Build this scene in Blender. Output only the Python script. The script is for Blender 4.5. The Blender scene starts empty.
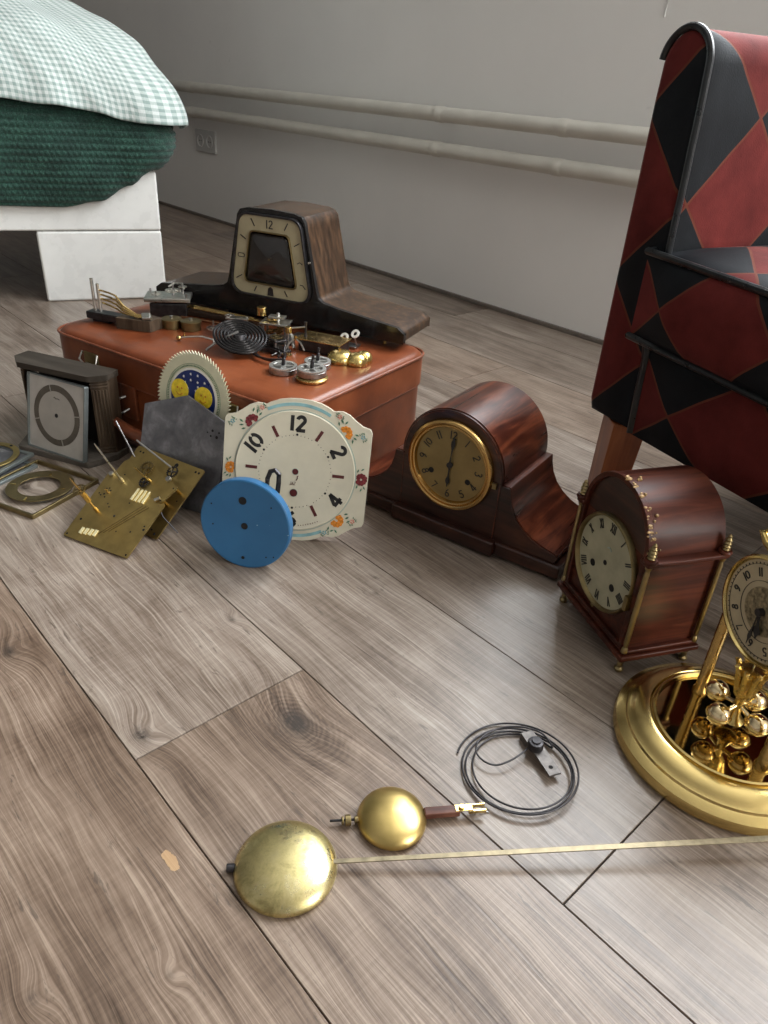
import bpy, bmesh, math, random
from mathutils import Vector, Matrix
random.seed(7)
S = bpy.context.scene
COL = S.collection
PI = math.pi
def R(d): return math.radians(d)

# ------------------------------------------------------------------ materials
class NT:
    """small helper around a node tree"""
    def __init__(s, name):
        s.m = bpy.data.materials.new(name); s.m.use_nodes = True
        s.t = s.m.node_tree; s.b = s.t.nodes['Principled BSDF']
    def n(s, typ, **kw):
        nd = s.t.nodes.new(typ)
        for k, v in kw.items():
            if hasattr(nd, k): setattr(nd, k, v)
            else: s.set(nd.inputs[k], v)
        return nd
    def set(s, sock, v):
        if isinstance(v, bpy.types.NodeSocket): s.t.links.new(v, sock)
        else: sock.default_value = v
    def math(s, op, a, b=None, c=None, clamp=False):
        nd = s.t.nodes.new('ShaderNodeMath'); nd.operation = op; nd.use_clamp = clamp
        s.set(nd.inputs[0], a)
        if b is not None: s.set(nd.inputs[1], b)
        if c is not None: s.set(nd.inputs[2], c)
        return nd.outputs[0]
    def mix(s, f, a, b, blend='MIX'):
        nd = s.t.nodes.new('ShaderNodeMix'); nd.data_type = 'RGBA'; nd.blend_type = blend
        s.set(nd.inputs[0], f)
        s.set(nd.inputs[6], c4(a)); s.set(nd.inputs[7], c4(b))
        return nd.outputs[2]
    def ramp(s, f, stops, interp='LINEAR'):
        nd = s.t.nodes.new('ShaderNodeValToRGB'); cr = nd.color_ramp; cr.interpolation = interp
        while len(cr.elements) < len(stops): cr.elements.new(0.5)
        for e, (p, c) in zip(cr.elements, stops):
            e.position = p; e.color = c4(c) if not isinstance(c, (int, float)) else (c, c, c, 1)
        s.set(nd.inputs[0], f); return nd.outputs[0]
    def coord(s, kind='Object'):
        return s.t.nodes.new('ShaderNodeTexCoord').outputs[kind]
    def mapping(s, v, scale=(1, 1, 1), rot=(0, 0, 0), loc=(0, 0, 0)):
        nd = s.t.nodes.new('ShaderNodeMapping'); s.set(nd.inputs[0], v)
        nd.inputs['Scale'].default_value = scale; nd.inputs['Rotation'].default_value = rot
        nd.inputs['Location'].default_value = loc; return nd.outputs[0]
    def noise(s, v, scale, detail=3, rough=.55, dist=0):
        nd = s.n('ShaderNodeTexNoise'); s.set(nd.inputs['Vector'], v)
        nd.inputs['Scale'].default_value = scale; nd.inputs['Detail'].default_value = detail
        nd.inputs['Roughness'].default_value = rough; nd.inputs['Distortion'].default_value = dist
        return nd.outputs[0]
    def bump(s, h, strength=.3, dist=.001):
        nd = s.n('ShaderNodeBump'); s.set(nd.inputs['Height'], h)
        nd.inputs['Strength'].default_value = strength; nd.inputs['Distance'].default_value = dist
        s.set(s.b.inputs['Normal'], nd.outputs[0])
    def p(s, **kw):
        for k, v in kw.items():
            k = {'color': 'Base Color', 'rough': 'Roughness', 'metal': 'Metallic', 'coat': 'Coat Weight', 'sheen': 'Sheen Weight',
                 'spec': 'Specular IOR Level', 'trans': 'Transmission Weight', 'coatr': 'Coat Roughness'}.get(k, k)
            if isinstance(v, tuple) and len(v) == 3: v = c4(v)
            s.set(s.b.inputs[k], v)
        return s
def c4(c):
    if isinstance(c, bpy.types.NodeSocket): return c
    if isinstance(c, (int, float)): return (c, c, c, 1)
    return tuple(c) + (1,) if len(c) == 3 else tuple(c)
def srgb(r, g, b):
    f = lambda x: (x / 255 / 12.92) if x / 255 <= .04045 else ((x / 255 + .055) / 1.055) ** 2.4
    return (f(r), f(g), f(b))
def plain(name, c, rough=.5, metal=0, var=.12, nscale=60, bump=0, **kw):
    """a plain material with faint procedural mottling"""
    t = NT(name); co = t.coord()
    f = t.noise(co, nscale, 4)
    dark = tuple(x * (1 - var * 1.6) for x in c); light = tuple(min(1, x * (1 + var)) for x in c)
    t.p(color=t.ramp(f, [(.3, dark), (.7, light)]), metal=metal)
    t.p(rough=t.math('MULTIPLY_ADD', f, .18, rough - .09))
    if bump: t.bump(f, bump)
    t.p(**kw)
    return t.m
M = {}
M['brass'] = plain('brass', (.56, .39, .15), .26, 1, .08, 60)
M['brass_bright'] = plain('bright_brass', (.66, .50, .20), .20, 1, .06, 30)
M['brass_plate'] = plain('brass_plate', (.50, .37, .14), .40, 1, .10, 60, .03)
M['bracket_steel'] = plain('brown_grey_steel', (.17, .155, .145), .45, .7, .25, 160)
M['white_metal'] = plain('bright_nickel', (.66, .66, .63), .34, .85, .05, 60)
M['gun_black'] = plain('blackened_steel', (.022, .020, .020), .3, .6, .3, 120)
M['copper'] = plain('dull_copper', (.42, .22, .12), .32, 1, .15, 80)
M['rod_brass'] = plain('pale_worn_rod', (.31, .26, .17), .45, .9, .2, 120)
M['brass_aged'] = plain('aged_brass', (.36, .28, .14), .34, 1, .12, 80)
M['bezel_gold'] = plain('orange_gold_bezel', (.58, .36, .13), .24, 1, .05, 40)
M['tab_glint'] = plain('brass_tab_glint', (.80, .72, .42), .35, .2, .05, 40)  # pale, barely metallic colour stands in for the tabs' bright reflection
M['brass_dull'] = plain('dull_brass', (.27, .21, .10), .40, 1, .15, 60)
M['silver'] = plain('silvered_metal', (.62, .61, .57), .3, 1, .12, 100)
M['steel'] = plain('steel', (.42, .41, .40), .32, 1, .25, 120)
M['dark_steel'] = plain('dark_steel', (.055, .052, .055), .38, .8, .3, 120)
M['white_paint'] = plain('white_paint', (.82, .82, .79), .28, 0, .03, 20)
M['black'] = plain('black_lacquer', (.012, .011, .011), .2, 0, .2, 60)
M['black_ink'] = plain('black_ink', (.015, .014, .014), .5, 0, .2, 60)
M['dark_hole'] = plain('dark_hole', (.006, .005, .005), .8, 0, .2, 60)
M['maroon'] = plain('maroon_paint', (.10, .018, .018), .4, 0, .2, 200)
M['cream'] = plain('cream_glaze', (.66, .62, .49), .18, 0, .04, 30)
M['pipe'] = plain('cream_pipe_paint', (.60, .575, .51), .35, 0, .05, 12)
M['plastic_white'] = plain('white_plastic', (.55, .55, .53), .35, 0, .03, 30)
M['white_enamel'] = plain('white_enamel', (.75, .74, .68), .25, 0, .06, 100)

def wood(name, dark, mid, light, axis='x', scale=1.0, rough=.3, coat=.3, contrast=1.0, blotch=.4, dist=1.2):
    t = NT(name); co = t.coord()
    sc = {'x': (6, 60, 60), 'y': (60, 6, 60), 'z': (60, 60, 6)}[axis]
    v = t.mapping(co, tuple(a * scale for a in sc))
    f1 = t.noise(v, 1.0, 6, .6, dist)
    big = t.noise(co, 14 * scale, 3, .5, .6)
    f = t.math('ADD', t.math('MULTIPLY', f1, 1 - blotch), t.math('MULTIPLY', big, blotch))
    w = .13 / contrast
    t.p(color=t.ramp(f, [(.5 - w, dark), (.5, mid), (.5 + w, light)]), coat=coat, coatr=.12)
    t.p(rough=t.math('MULTIPLY_ADD', f1, .2, rough - .1)); t.b.inputs['Specular IOR Level'].default_value = .25
    t.bump(f1, .08, .0004)
    return t.m
M['mahogany'] = wood('mahogany', (.022, .006, .004), (.070, .016, .008), (.175, .045, .019), 'y', 1, .3, .45, 1, .35)
M['mahogany_dark'] = wood('dark_mahogany', (.014, .006, .004), (.035, .012, .008), (.075, .026, .014), 'x', 1, .32, .4)
M['redwood'] = wood('worn_red_mahogany', (.028, .006, .003), (.060, .013, .006), (.105, .026, .012), 'y', 1, .42, .03, 1, .25)  # tone lowered to put the armchair's shadow into the wood colour
M['walnut'] = wood('walnut_veneer', (.016, .009, .005), (.042, .022, .012), (.095, .050, .025), 'z', 1.6, .33, .4, .8, .08, .1)
M['oak_grey'] = wood('grey_brown_wood', (.035, .022, .014), (.062, .042, .027), (.10, .070, .046), 'z', 1, .5, 0, 1, .2)
M['oak_top'] = wood('faded_brown_wood', (.026, .020, .015), (.038, .030, .023), (.056, .045, .035), 'x', 1, .5, 0, 1, .2)
M['oak_base'] = wood('pale_worn_wood_base', (.085, .073, .060), (.13, .112, .094), (.18, .158, .135), 'x', 1, .5, 0, 1, .2)
M['leg_wood'] = wood('orange_beech', (.16, .045, .018), (.26, .075, .028), (.36, .115, .042), 'z', .6, .35, .3)
M['dark_wood'] = wood('dark_wood', (.02, .012, .008), (.05, .03, .02), (.10, .06, .035), 'x', 1, .45, .1)
M['brown_rod'] = wood('brown_rod_wood', (.05, .015, .01), (.10, .035, .022), (.17, .07, .045), 'x', 2, .4, .2)

# leather
t = NT('suitcase_leather'); co = t.coord()
f = t.noise(co, 9, 5, .6); g = t.noise(co, 420, 2); sc_ = t.noise(t.mapping(co, (20, 160, 60)), 1, 5, .7)
c = t.ramp(f, [(.25, (.085, .019, .007)), (.5, (.180, .045, .015)), (.75, (.275, .080, .030))])
c = t.mix(t.ramp(sc_, [(.60, 0.0), (.78, .55)]), c, (.12, .035, .015))
t.p(color=c, rough=t.math('MULTIPLY_ADD', f, .25, .22), coat=.05); t.p(coatr=.2); t.b.inputs['Specular IOR Level'].default_value = .35; t.bump(t.math('ADD', g, sc_), .12, .0006)
M['leather'] = t.m
M['leather_trim'] = plain('leather_trim', (.20, .055, .022), .38, 0, .25, 40, .1)
M['leather_dark'] = plain('worn_leather_trim', (.065, .022, .012), .5, 0, .4, 90, .2)

# steel plate
t = NT('scuffed_steel_plate'); co = t.coord()
f = t.noise(co, 28, 5, .65, .4); g = t.noise(t.mapping(co, (400, 20, 20)), 1, 2); h = t.noise(co, 9, 2)
c = t.ramp(f, [(.3, (.10, .100, .112)), (.52, (.175, .175, .19)), (.72, (.33, .33, .35))])
t.p(color=c, metal=.55, rough=t.math('MULTIPLY_ADD', h, .2, .36)); t.bump(g, .05)
M['steel_plate'] = t.m
# etched bob brass
t = NT('scratched_bob_brass'); co = t.coord()
f = t.noise(co, 48, 8, .75, .3); g = t.noise(t.mapping(co, (60, 900, 60), (0, 0, .7)), 1, 3)
c = t.ramp(f, [(.36, (.34, .28, .12)), (.5, (.60, .51, .24)), (.66, (.76, .67, .38))])
t.p(color=c, metal=1, rough=t.ramp(f, [(.35, .5), (.6, .26)])); t.bump(t.math('ADD', f, g), .15, .0004)
M['bob'] = t.m
t = NT('brushed_bob_brass'); co = t.coord()
g = t.noise(t.mapping(co, (25, 420, 25)), 1, 3); f = t.noise(co, 40, 3)
t.p(color=t.ramp(f, [(.3, (.50, .37, .13)), (.7, (.68, .51, .20))]), metal=1, rough=t.math('MULTIPLY_ADD', g, .2, .24)); t.bump(g, .08, .0003)
M['bob2'] = t.m
# blue paint
t = NT('blue_paint'); co = t.coord()
sp = t.noise(co, 95, 2, .5)
c = t.mix(t.ramp(sp, [(.74, 0.0), (.76, 1.0)]), t.ramp(t.noise(co, 20, 2), [(.3, (.020, .110, .245)), (.7, (.025, .130, .285))]), (.22, .34, .45))
t.p(color=c, rough=.33); M['blue'] = t.m
M['night_blue'] = plain('night_blue_print', (.008, .022, .13), .3, 0, .15, 60)
M['moon_yellow'] = plain('moon_yellow_print', (.80, .60, .03), .35, 0, .15, 150)
M['moon_orange'] = plain('orange_print', (.62, .22, .02), .4, 0, .2, 150)
M['wheel_cream'] = plain('pale_green_cream_enamel', (.62, .60, .43), .35, 0, .05, 60)
M['print_green'] = plain('green_print', (.06, .17, .10), .5, 0, .2, 60)
M['flower_orange'] = plain('orange_flower_glaze', (.75, .26, .03), .25, 0, .25, 300)
M['flower_maroon'] = plain('maroon_flower_glaze', (.20, .03, .035), .25, 0, .3, 300)
M['flower_pink'] = plain('pink_flower_glaze', (.62, .25, .20), .25, 0, .3, 300)
M['band_blue'] = plain('pale_blue_glaze', (.26, .47, .50), .2, 0, .15, 50)
M['pale_line'] = plain('pale_grey_green_line', (.36, .43, .38), .3, 0, .1, 50)
M['dial_silver'] = plain('silvered_dial', (.56, .53, .49), .38, .35, .06, 40)
M['dial_centre'] = plain('dial_centre_paper', (.42, .39, .35), .45, .2, .05, 40)
M['dial_ring'] = plain('grey_brown_chapter_ring', (.115, .098, .078), .45, .2, .15, 90)
M['dial_gold'] = plain('aged_gold_dial', (.30, .215, .085), .42, .6, .12, 25)
M['dial_old'] = plain('aged_ivory_dial', (.42, .40, .27), .35, 0, .12, 40)
M['dial_beige'] = plain('beige_dial_ring', (.38, .335, .215), .35, 0, .08, 40)
M['dial_pale'] = plain('pale_gilt_dial', (.50, .425, .28), .4, .2, .08, 60)
M['gilt_etched'] = plain('etched_gilt_centre', (.30, .25, .15), .45, .5, .45, 260, .2)
M['chip'] = plain('worn_gold_chips', (.42, .27, .12), .5, .2, .5, 300)
M['gold'] = plain('polished_gold', (.72, .54, .20), .26, 1, .14, 60)
M['mirror_brass'] = plain('mirror_brass', (.55, .42, .19), .07, 1, .05, 20)
M['ball'] = plain('polished_ball_brass', (.86, .70, .42), .08, 1, .05, 20)
M['chrome'] = plain('chrome', (.7, .7, .68), .12, 1, .05, 20)
M['grey_strip'] = plain('blue_grey_metal', (.25, .28, .28), .35, .7, .1, 40)
M['dark_interior'] = plain('dark_interior', (.02, .014, .012), .7, 0, .3, 60)
M['cloth_pale'] = plain('pale_cloth', (.30, .27, .26), .9, 0, .1, 60, .2)
# glass
t = NT('clear_glass'); t.p(color=(.95, .95, .95), rough=.03, trans=1.0, IOR=1.45); t.b.inputs['Roughness'].default_value = .03
M['glass'] = t.m
t = NT('smoked_glass_front'); t.p(color=(.05, .042, .04), rough=.06, coat=1); t.b.inputs['Roughness'].default_value = .08
M['smoked'] = t.m

# wall plaster
def wallmat(name, c, bs=.12):
    t = NT(name); co = t.coord()
    f = t.noise(co, 3, 4, .6); g = t.noise(co, 60, 5, .6)
    d = t.noise(co, 25, 2)
    cc = t.ramp(f, [(.3, tuple(x * .95 for x in c)), (.7, c)])
    cc = t.mix(t.ramp(d, [(.73, 0.0), (.76, .4)]), cc, tuple(x * .8 for x in c))
    t.p(color=cc, rough=.6); t.bump(g, bs, .002); return t.m
M['wall'] = wallmat('plaster_wall', (.82, .805, .775))
M['wall_far'] = wallmat('far_wall_paint', (.24, .23, .22))
M['ceiling'] = wallmat('ceiling_paint', (.55, .54, .52))

# harlequin velvet
def harlequin(name, sc, zc, a, b):
    t = NT(name); uv = t.coord('UV'); sp = t.n('ShaderNodeSeparateXYZ', Vector=uv)
    p = t.math('DIVIDE', t.math('SUBTRACT', sp.outputs[0], sc), a); q = t.math('DIVIDE', t.math('SUBTRACT', sp.outputs[1], zc), b)
    wob = t.math('MULTIPLY', t.math('SUBTRACT', t.noise(t.coord(), 12, 1), .5), .09)
    p = t.math('ADD', p, wob)
    u = t.math('MULTIPLY_ADD', t.math('ADD', p, q), .5, .5); v = t.math('MULTIPLY_ADD', t.math('SUBTRACT', p, q), .5, .5)
    par = t.math('FLOORED_MODULO', t.math('ADD', t.math('FLOOR', u), t.math('FLOOR', v)), 2.0)
    du = t.math('ABSOLUTE', t.math('SUBTRACT', u, t.math('ROUND', u))); dv = t.math('ABSOLUTE', t.math('SUBTRACT', v, t.math('ROUND', v)))
    seam = t.math('LESS_THAN', t.math('MINIMUM', du, dv), .012)
    n1 = t.noise(t.coord(), 18, 4, .6); n2 = t.noise(t.coord(), 600, 2)
    red = t.ramp(n1, [(.3, (.080, .011, .010)), (.7, (.150, .023, .020))])
    blk = t.ramp(n1, [(.3, (.005, .006, .008)), (.7, (.010, .012, .015))])
    c = t.mix(par, blk, red); c = t.mix(seam, c, (.13, .035, .020))
    t.p(color=c, rough=t.math('MULTIPLY_ADD', par, .22, .62), sheen=t.math('MULTIPLY', par, .14))
    t.b.inputs['Sheen Roughness'].default_value = .35; t.b.inputs['Specular IOR Level'].default_value = .15
    t.set(t.b.inputs['Sheen Tint'], (1, .6, .55, 1))
    t.bump(t.math('SUBTRACT', t.math('ADD', n2, n1), t.math('MULTIPLY', seam, .8)), .25, .001)
    return t.m
M['harl_back'] = harlequin('harlequin_velvet_back', .069, .543, .089, .095)
M['harl_cush'] = harlequin('harlequin_velvet_cushion', .094, .415, .085, .08)
M['harl_rail'] = harlequin('harlequin_velvet_rail', .137, .290, .095, .08)
M['pipe_black'] = plain('black_vinyl_piping', (.014, .016, .018), .3, 0, .2, 60)

# gingham
t = NT('sage_gingham_cotton'); uv = t.coord('UV'); sp = t.n('ShaderNodeSeparateXYZ', Vector=uv)
per = .0140
fu = t.math('LESS_THAN', t.math('FRACT', t.math('DIVIDE', sp.outputs[0], per)), .5)
fv = t.math('LESS_THAN', t.math('FRACT', t.math('DIVIDE', sp.outputs[1], per)), .5)
w = t.math('MULTIPLY', t.math('ADD', fu, fv), .5)
c = t.ramp(w, [(0, (.60, .64, .62)), (.5, (.42, .49, .465)), (1, (.25, .33, .305))])
wr = t.noise(t.coord(), 26, 4, .6, .8); fine = t.noise(uv, 900, 1)
t.p(color=c, rough=.85, sheen=.2); t.bump(t.math('ADD', t.math('MULTIPLY', wr, 2.5), t.math('MULTIPLY', fine, .1)), .45, .004)
M['gingham'] = t.m
# wool
t = NT('dark_green_wool'); n1 = t.noise(t.coord(), 300, 3, .7); n2 = t.noise(t.coord(), 30, 3, .6)
c = t.ramp(t.math('ADD', t.math('MULTIPLY', n1, .7), t.math('MULTIPLY', n2, .3)), [(.35, (.003, .015, .011)), (.52, (.010, .048, .034)), (.68, (.045, .13, .09))])
t.p(color=c, rough=.95, sheen=.15); t.bump(n1, 1.0, .003)
M['wool'] = t.m

# floor: laminate oak planks, coordinates (u along plank, n across) stored in UV, random per plank in colour attribute
KN = [(-.424, .309, .024, 1.0), (-.504, .184, .013, .8), (-.70, .128, .012, .8), (-.335, .02, .007, .35), (-.288, .099, .005, .35), (-.60, .345, .007, .5), (-1.05, .27, .014, .8), (.12, .24, .010, .6)]
t = NT('oak_laminate'); uv = t.coord('UV'); sp = t.n('ShaderNodeSeparateXYZ', Vector=uv)
U0, V0 = sp.outputs[0], sp.outputs[1]
at = t.n('ShaderNodeAttribute', attribute_name='plank'); sa = t.n('ShaderNodeSeparateXYZ', Vector=at.outputs['Vector'])
ro, rt, rw = sa.outputs[0], sa.outputs[1], sa.outputs[2]
Vd = V0; rings = 0.0; dark = 0.0
warp = None
for (ku, kn, kr, ks) in KN:
    du = t.math('SUBTRACT', U0, ku); dv = t.math('SUBTRACT', V0, kn)
    d2 = t.math('ADD', t.math('MULTIPLY', t.math('MULTIPLY', du, du), .40), t.math('MULTIPLY', dv, dv))
    g = t.math('POWER', 2.718, t.math('MULTIPLY', d2, -1 / (2 * (kr * 1.15) ** 2)))
    s_ = t.math('MULTIPLY', g, ks * .9)
    warp = s_ if warp is None else t.math('ADD', warp, s_)
    core = t.math('POWER', 2.718, t.math('MULTIPLY', d2, -1 / (2 * (kr * .36) ** 2)))
    core = t.math('MULTIPLY', core, ks * 1.5)
    if ks == 1.0:
        rad = t.math('ADD', t.math('SQRT', d2), t.math('MULTIPLY', t.noise(uv, 45, 3, .6), .012))
        rings = t.math('MULTIPLY', t.math('SINE', t.math('MULTIPLY', rad, 1500.0)), g)
    dark = core if dark == 0.0 else t.math('ADD', dark, core)
off = t.math('MULTIPLY', ro, 40)
cv = t.n('ShaderNodeCombineXYZ', X=t.math('ADD', t.math('MULTIPLY', U0, 1.0), off), Y=V0, Z=t.math('MULTIPLY', rt, 9.0)).outputs[0]
low = t.noise(t.mapping(cv, (2.6, 11, 1)), 1, 3, .5)
cur = t.noise(t.mapping(cv, (9, 22, 1)), 1, 3, .6)
# grain coordinate across the plank, bent by slow waves and pushed round the knots
gv = t.math('ADD', V0, t.math('ADD', t.math('MULTIPLY', low, .040), t.math('ADD', t.math('MULTIPLY', cur, .002), t.math('MULTIPLY', warp, .026))))
def grain(su, sv, det, ro_):
    g_ = t.n('ShaderNodeCombineXYZ', X=t.math('MULTIPLY', t.math('ADD', U0, off), su), Y=t.math('MULTIPLY', gv, sv), Z=t.math('MULTIPLY', rt, 9.0)).outputs[0]
    return t.noise(g_, 1, det, ro_)
jit = grain(6, 190, 3, .65)
fine = grain(14, 520, 2, .6)
lines = grain(5, 420, 2, .7)
streak = grain(2.5, 38, 4, .6)
blot = t.noise(t.mapping(cv, (6, 13, 1)), 1, 4, .6, .8)
saw = t.noise(t.mapping(cv, (300, 22, 1)), 1, 2, .6)
light_l = t.ramp(lines, [(.53, 0.0), (.60, 1.0)]); dark_l = t.ramp(jit, [(.34, 1.0), (.44, 0.0)])
tot = t.math('ADD', t.math('MULTIPLY', streak, .42), t.math('ADD', t.math('MULTIPLY', fine, .34), t.math('MULTIPLY', blot, .44)))
tot = t.math('ADD', tot, t.math('MULTIPLY', saw, .10))
tot = t.math('SUBTRACT', tot, .155)
tot = t.math('ADD', tot, t.math('SUBTRACT', t.math('MULTIPLY', light_l, .10), t.math('MULTIPLY', dark_l, .070)))
tot = t.math('ADD', t.math('SUBTRACT', tot, t.math('MULTIPLY', warp, .05)), t.math('MULTIPLY', rings, .05))
tot = t.math('ADD', tot, t.math('MULTIPLY', t.math('SUBTRACT', rt, .5), .14))
c = t.ramp(tot, [(.28, (.055, .037, .026)), (.42, (.150, .112, .085)), (.54, (.240, .192, .155)), (.74, (.400, .345, .290))])
warmc = t.mix(.9, c, (.95, .84, .75), 'MULTIPLY')
c = t.mix(rw, c, warmc)
# knots / dark mottling
crack = t.ramp(t.noise(t.mapping(cv, (20, 120, 1)), 1, 5, .7, 1.0), [(.33, 1.0), (.40, 0.0)])
kn_n = t.ramp(t.noise(cv, 160, 4, .7), [(.38, 1.0), (.66, .45)])
c = t.mix(t.math('MULTIPLY', dark, kn_n, clamp=True), c, (.040, .030, .024))
c = t.mix(t.math('MULTIPLY', crack, .65), c, (.075, .055, .042))
# orange scrape mark
du = t.math('MULTIPLY', t.math('SUBTRACT', U0, -.368), 1 / .015); dv = t.math('MULTIPLY', t.math('SUBTRACT', V0, .142), 1 / .0055)
dd = t.math('ADD', t.math('ADD', t.math('MULTIPLY', du, du), t.math('MULTIPLY', dv, dv)), t.math('MULTIPLY', t.noise(cv, 140, 3), 1.2))
c = t.mix(t.math('MULTIPLY', t.math('LESS_THAN', dd, 1.2), .7), c, (.52, .33, .17))
t.p(color=c, rough=t.math('MULTIPLY_ADD', fine, .16, .26))
t.bump(t.math('ADD', t.math('MULTIPLY', fine, .9), t.math('ADD', t.math('MULTIPLY', jit, .6), t.math('MULTIPLY', saw, .2))), .22, .0008)
t.b.inputs['Specular IOR Level'].default_value = .6
M['floor'] = t.m
M['groove'] = plain('groove', (.045, .035, .030), .8)

# ------------------------------------------------------------------ mesh builder
class MB:
    def __init__(s): s.v = []; s.f = []; s.m = []; s.uv = {}; s.M = Matrix.Identity(4)
    def add(s, vs, fs, mi=0, uvs=None):
        o = len(s.v); s.v += [s.M @ Vector(q) for q in vs]
        for k, f in enumerate(fs):
            if uvs: s.uv[len(s.f)] = uvs[k]
            s.f.append([i + o for i in f]); s.m.append(mi)
    def box(s, c, d, mi=0, rz=0, ry=0, rx=0):
        T = Matrix.Translation(c) @ Matrix.Rotation(rz, 4, 'Z') @ Matrix.Rotation(ry, 4, 'Y') @ Matrix.Rotation(rx, 4, 'X')
        x, y, z = d[0] / 2, d[1] / 2, d[2] / 2
        vs = [T @ Vector((a * x, b * y, e * z)) for e in (-1, 1) for (a, b) in ((-1, -1), (1, -1), (1, 1), (-1, 1))]
        s.add(vs, [(3, 2, 1, 0), (4, 5, 6, 7), (0, 1, 5, 4), (1, 2, 6, 5), (2, 3, 7, 6), (3, 0, 4, 7)], mi); return s
    def bb(s, x0, x1, y0, y1, z0, z1, mi=0):
        return s.box(((x0 + x1) / 2, (y0 + y1) / 2, (z0 + z1) / 2), (x1 - x0, y1 - y0, z1 - z0), mi)
    def prism(s, poly, y0, y1, mi=0, side=None):
        """polygon in XZ (counter-clockwise seen from the front, -Y), extruded y0..y1"""
        n = len(poly); side = mi if side is None else side
        vs = [(x, y0, z) for x, z in poly] + [(x, y1, z) for x, z in poly]
        s.add(vs, [tuple(range(n))], mi)
        s.add(vs, [tuple(range(2 * n - 1, n - 1, -1))], mi)
        s.add(vs, [(i, i + n, (i + 1) % n + n, (i + 1) % n) for i in range(n)], side); return s
    def prismz(s, poly, z0, z1, mi=0, side=None):
        n = len(poly); side = mi if side is None else side
        vs = [(x, y, z0) for x, y in poly] + [(x, y, z1) for x, y in poly]
        s.add(vs, [tuple(range(n - 1, -1, -1)), tuple(range(n, 2 * n))], mi)
        s.add(vs, [(i, (i + 1) % n, (i + 1) % n + n, i + n) for i in range(n)], side); return s
    def ringp(s, outer, inner, y0, y1, mi=0):
        """flat ring between two equal-length XZ loops"""
        n = len(outer); vs = [(x, y0, z) for x, z in outer] + [(x, y0, z) for x, z in inner] + [(x, y1, z) for x, z in outer] + [(x, y1, z) for x, z in inner]
        fs = []
        for i in range(n):
            j = (i + 1) % n
            fs += [(i, j, n + j, n + i), (2 * n + i, 3 * n + i, 3 * n + j, 2 * n + j), (i, 2 * n + i, 2 * n + j, j), (n + i, n + j, 3 * n + j, 3 * n + i)]
        s.add(vs, fs, mi); return s
    def lathe(s, prof, c=(0, 0, 0), seg=40, mi=0, T=None, cap=True):
        T = T or Matrix.Identity(4); T = Matrix.Translation(c) @ T; vs = []; fs = []
        for r, z in prof:
            for k in range(seg):
                a = 2 * PI * k / seg; vs.append(T @ Vector((r * math.cos(a), r * math.sin(a), z)))
        for i in range(len(prof) - 1):
            for k in range(seg):
                k2 = (k + 1) % seg; fs.append((i * seg + k, i * seg + k2, (i + 1) * seg + k2, (i + 1) * seg + k))
        if cap:
            fs.append(tuple(range(seg - 1, -1, -1))); fs.append(tuple(range((len(prof) - 1) * seg, len(prof) * seg)))
        s.add(vs, fs, mi); return s
    def cyl(s, p0, p1, r0, r1=None, seg=16, mi=0):
        p0, p1 = Vector(p0), Vector(p1); r1 = r0 if r1 is None else r1
        d = p1 - p0; T = d.to_track_quat('Z', 'Y').to_matrix().to_4x4()
        return s.lathe([(r0, 0), (r1, d.length)], p0, seg, mi, T)
    def turned(s, p0, p1, prof, seg=16, mi=0):
        """profile [(r, t 0..1)] along p0-p1"""
        p0, p1 = Vector(p0), Vector(p1); d = p1 - p0; T = d.to_track_quat('Z', 'Y').to_matrix().to_4x4()
        return s.lathe([(r, t_ * d.length) for r, t_ in prof], p0, seg, mi, T)
    def sphere(s, c, r, seg=20, mi=0, sx=1, sy=1, sz=1):
        n = seg // 2; T = Matrix.Diagonal((sx, sy, sz, 1))
        return s.lathe([(max(1e-5, r * math.sin(PI * i / n)), -r * math.cos(PI * i / n)) for i in range(n + 1)], c, seg, mi, T)
    def tube(s, pts, r, seg=8, closed=False, mi=0, flat=1.0):
        pts = [Vector(q) for q in pts]; n = len(pts); vs = []; fs = []; up = Vector((0, 0, 1))
        for i, q in enumerate(pts):
            a = pts[i - 1] if (i > 0 or closed) else q; b = pts[(i + 1) % n] if (i < n - 1 or closed) else q
            t_ = (b - a).normalized() if (b - a).length > 0 else Vector((1, 0, 0))
            e1 = t_.cross(up)
            if e1.length < 1e-3: e1 = t_.cross(Vector((0, 1, 0)))
            e1.normalize(); e2 = e1.cross(t_)
            rr = r[i] if isinstance(r, (list, tuple)) else r
            for k in range(seg):
                an = 2 * PI * k / seg; vs.append(q + e1 * rr * math.cos(an) + e2 * rr * flat * math.sin(an))
        m = n if closed else n - 1
        for i in range(m):
            j = (i + 1) % n
            for k in range(seg):
                k2 = (k + 1) % seg; fs.append((i * seg + k, i * seg + k2, j * seg + k2, j * seg + k))
        if not closed: fs += [tuple(range(seg - 1, -1, -1)), tuple(range((n - 1) * seg, n * seg))]
        s.add(vs, fs, mi); return s
    def ribbon(s, pts, w, y0, y1, mi=0, closed=False):
        """stroke of width w in XZ plane between y0 (front) and y1"""
        pts = [Vector((p[0], p[1])) for p in pts]; n = len(pts); L = []; Rr = []
        for i, q in enumerate(pts):
            a = pts[i - 1] if (i > 0 or closed) else q; b = pts[(i + 1) % n] if (i < n - 1 or closed) else q
            t_ = (b - a).normalized(); nn = Vector((-t_.y, t_.x)) * w / 2; L.append(q + nn); Rr.append(q - nn)
        if closed: return s.ringp([tuple(q) for q in Rr], [tuple(q) for q in L], y0, y1, mi)
        poly = [tuple(q) for q in Rr] + [tuple(q) for q in reversed(L)]
        m = len(poly); vs = [(x, y0, z) for x, z in poly] + [(x, y1, z) for x, z in poly]; fs = []
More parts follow.
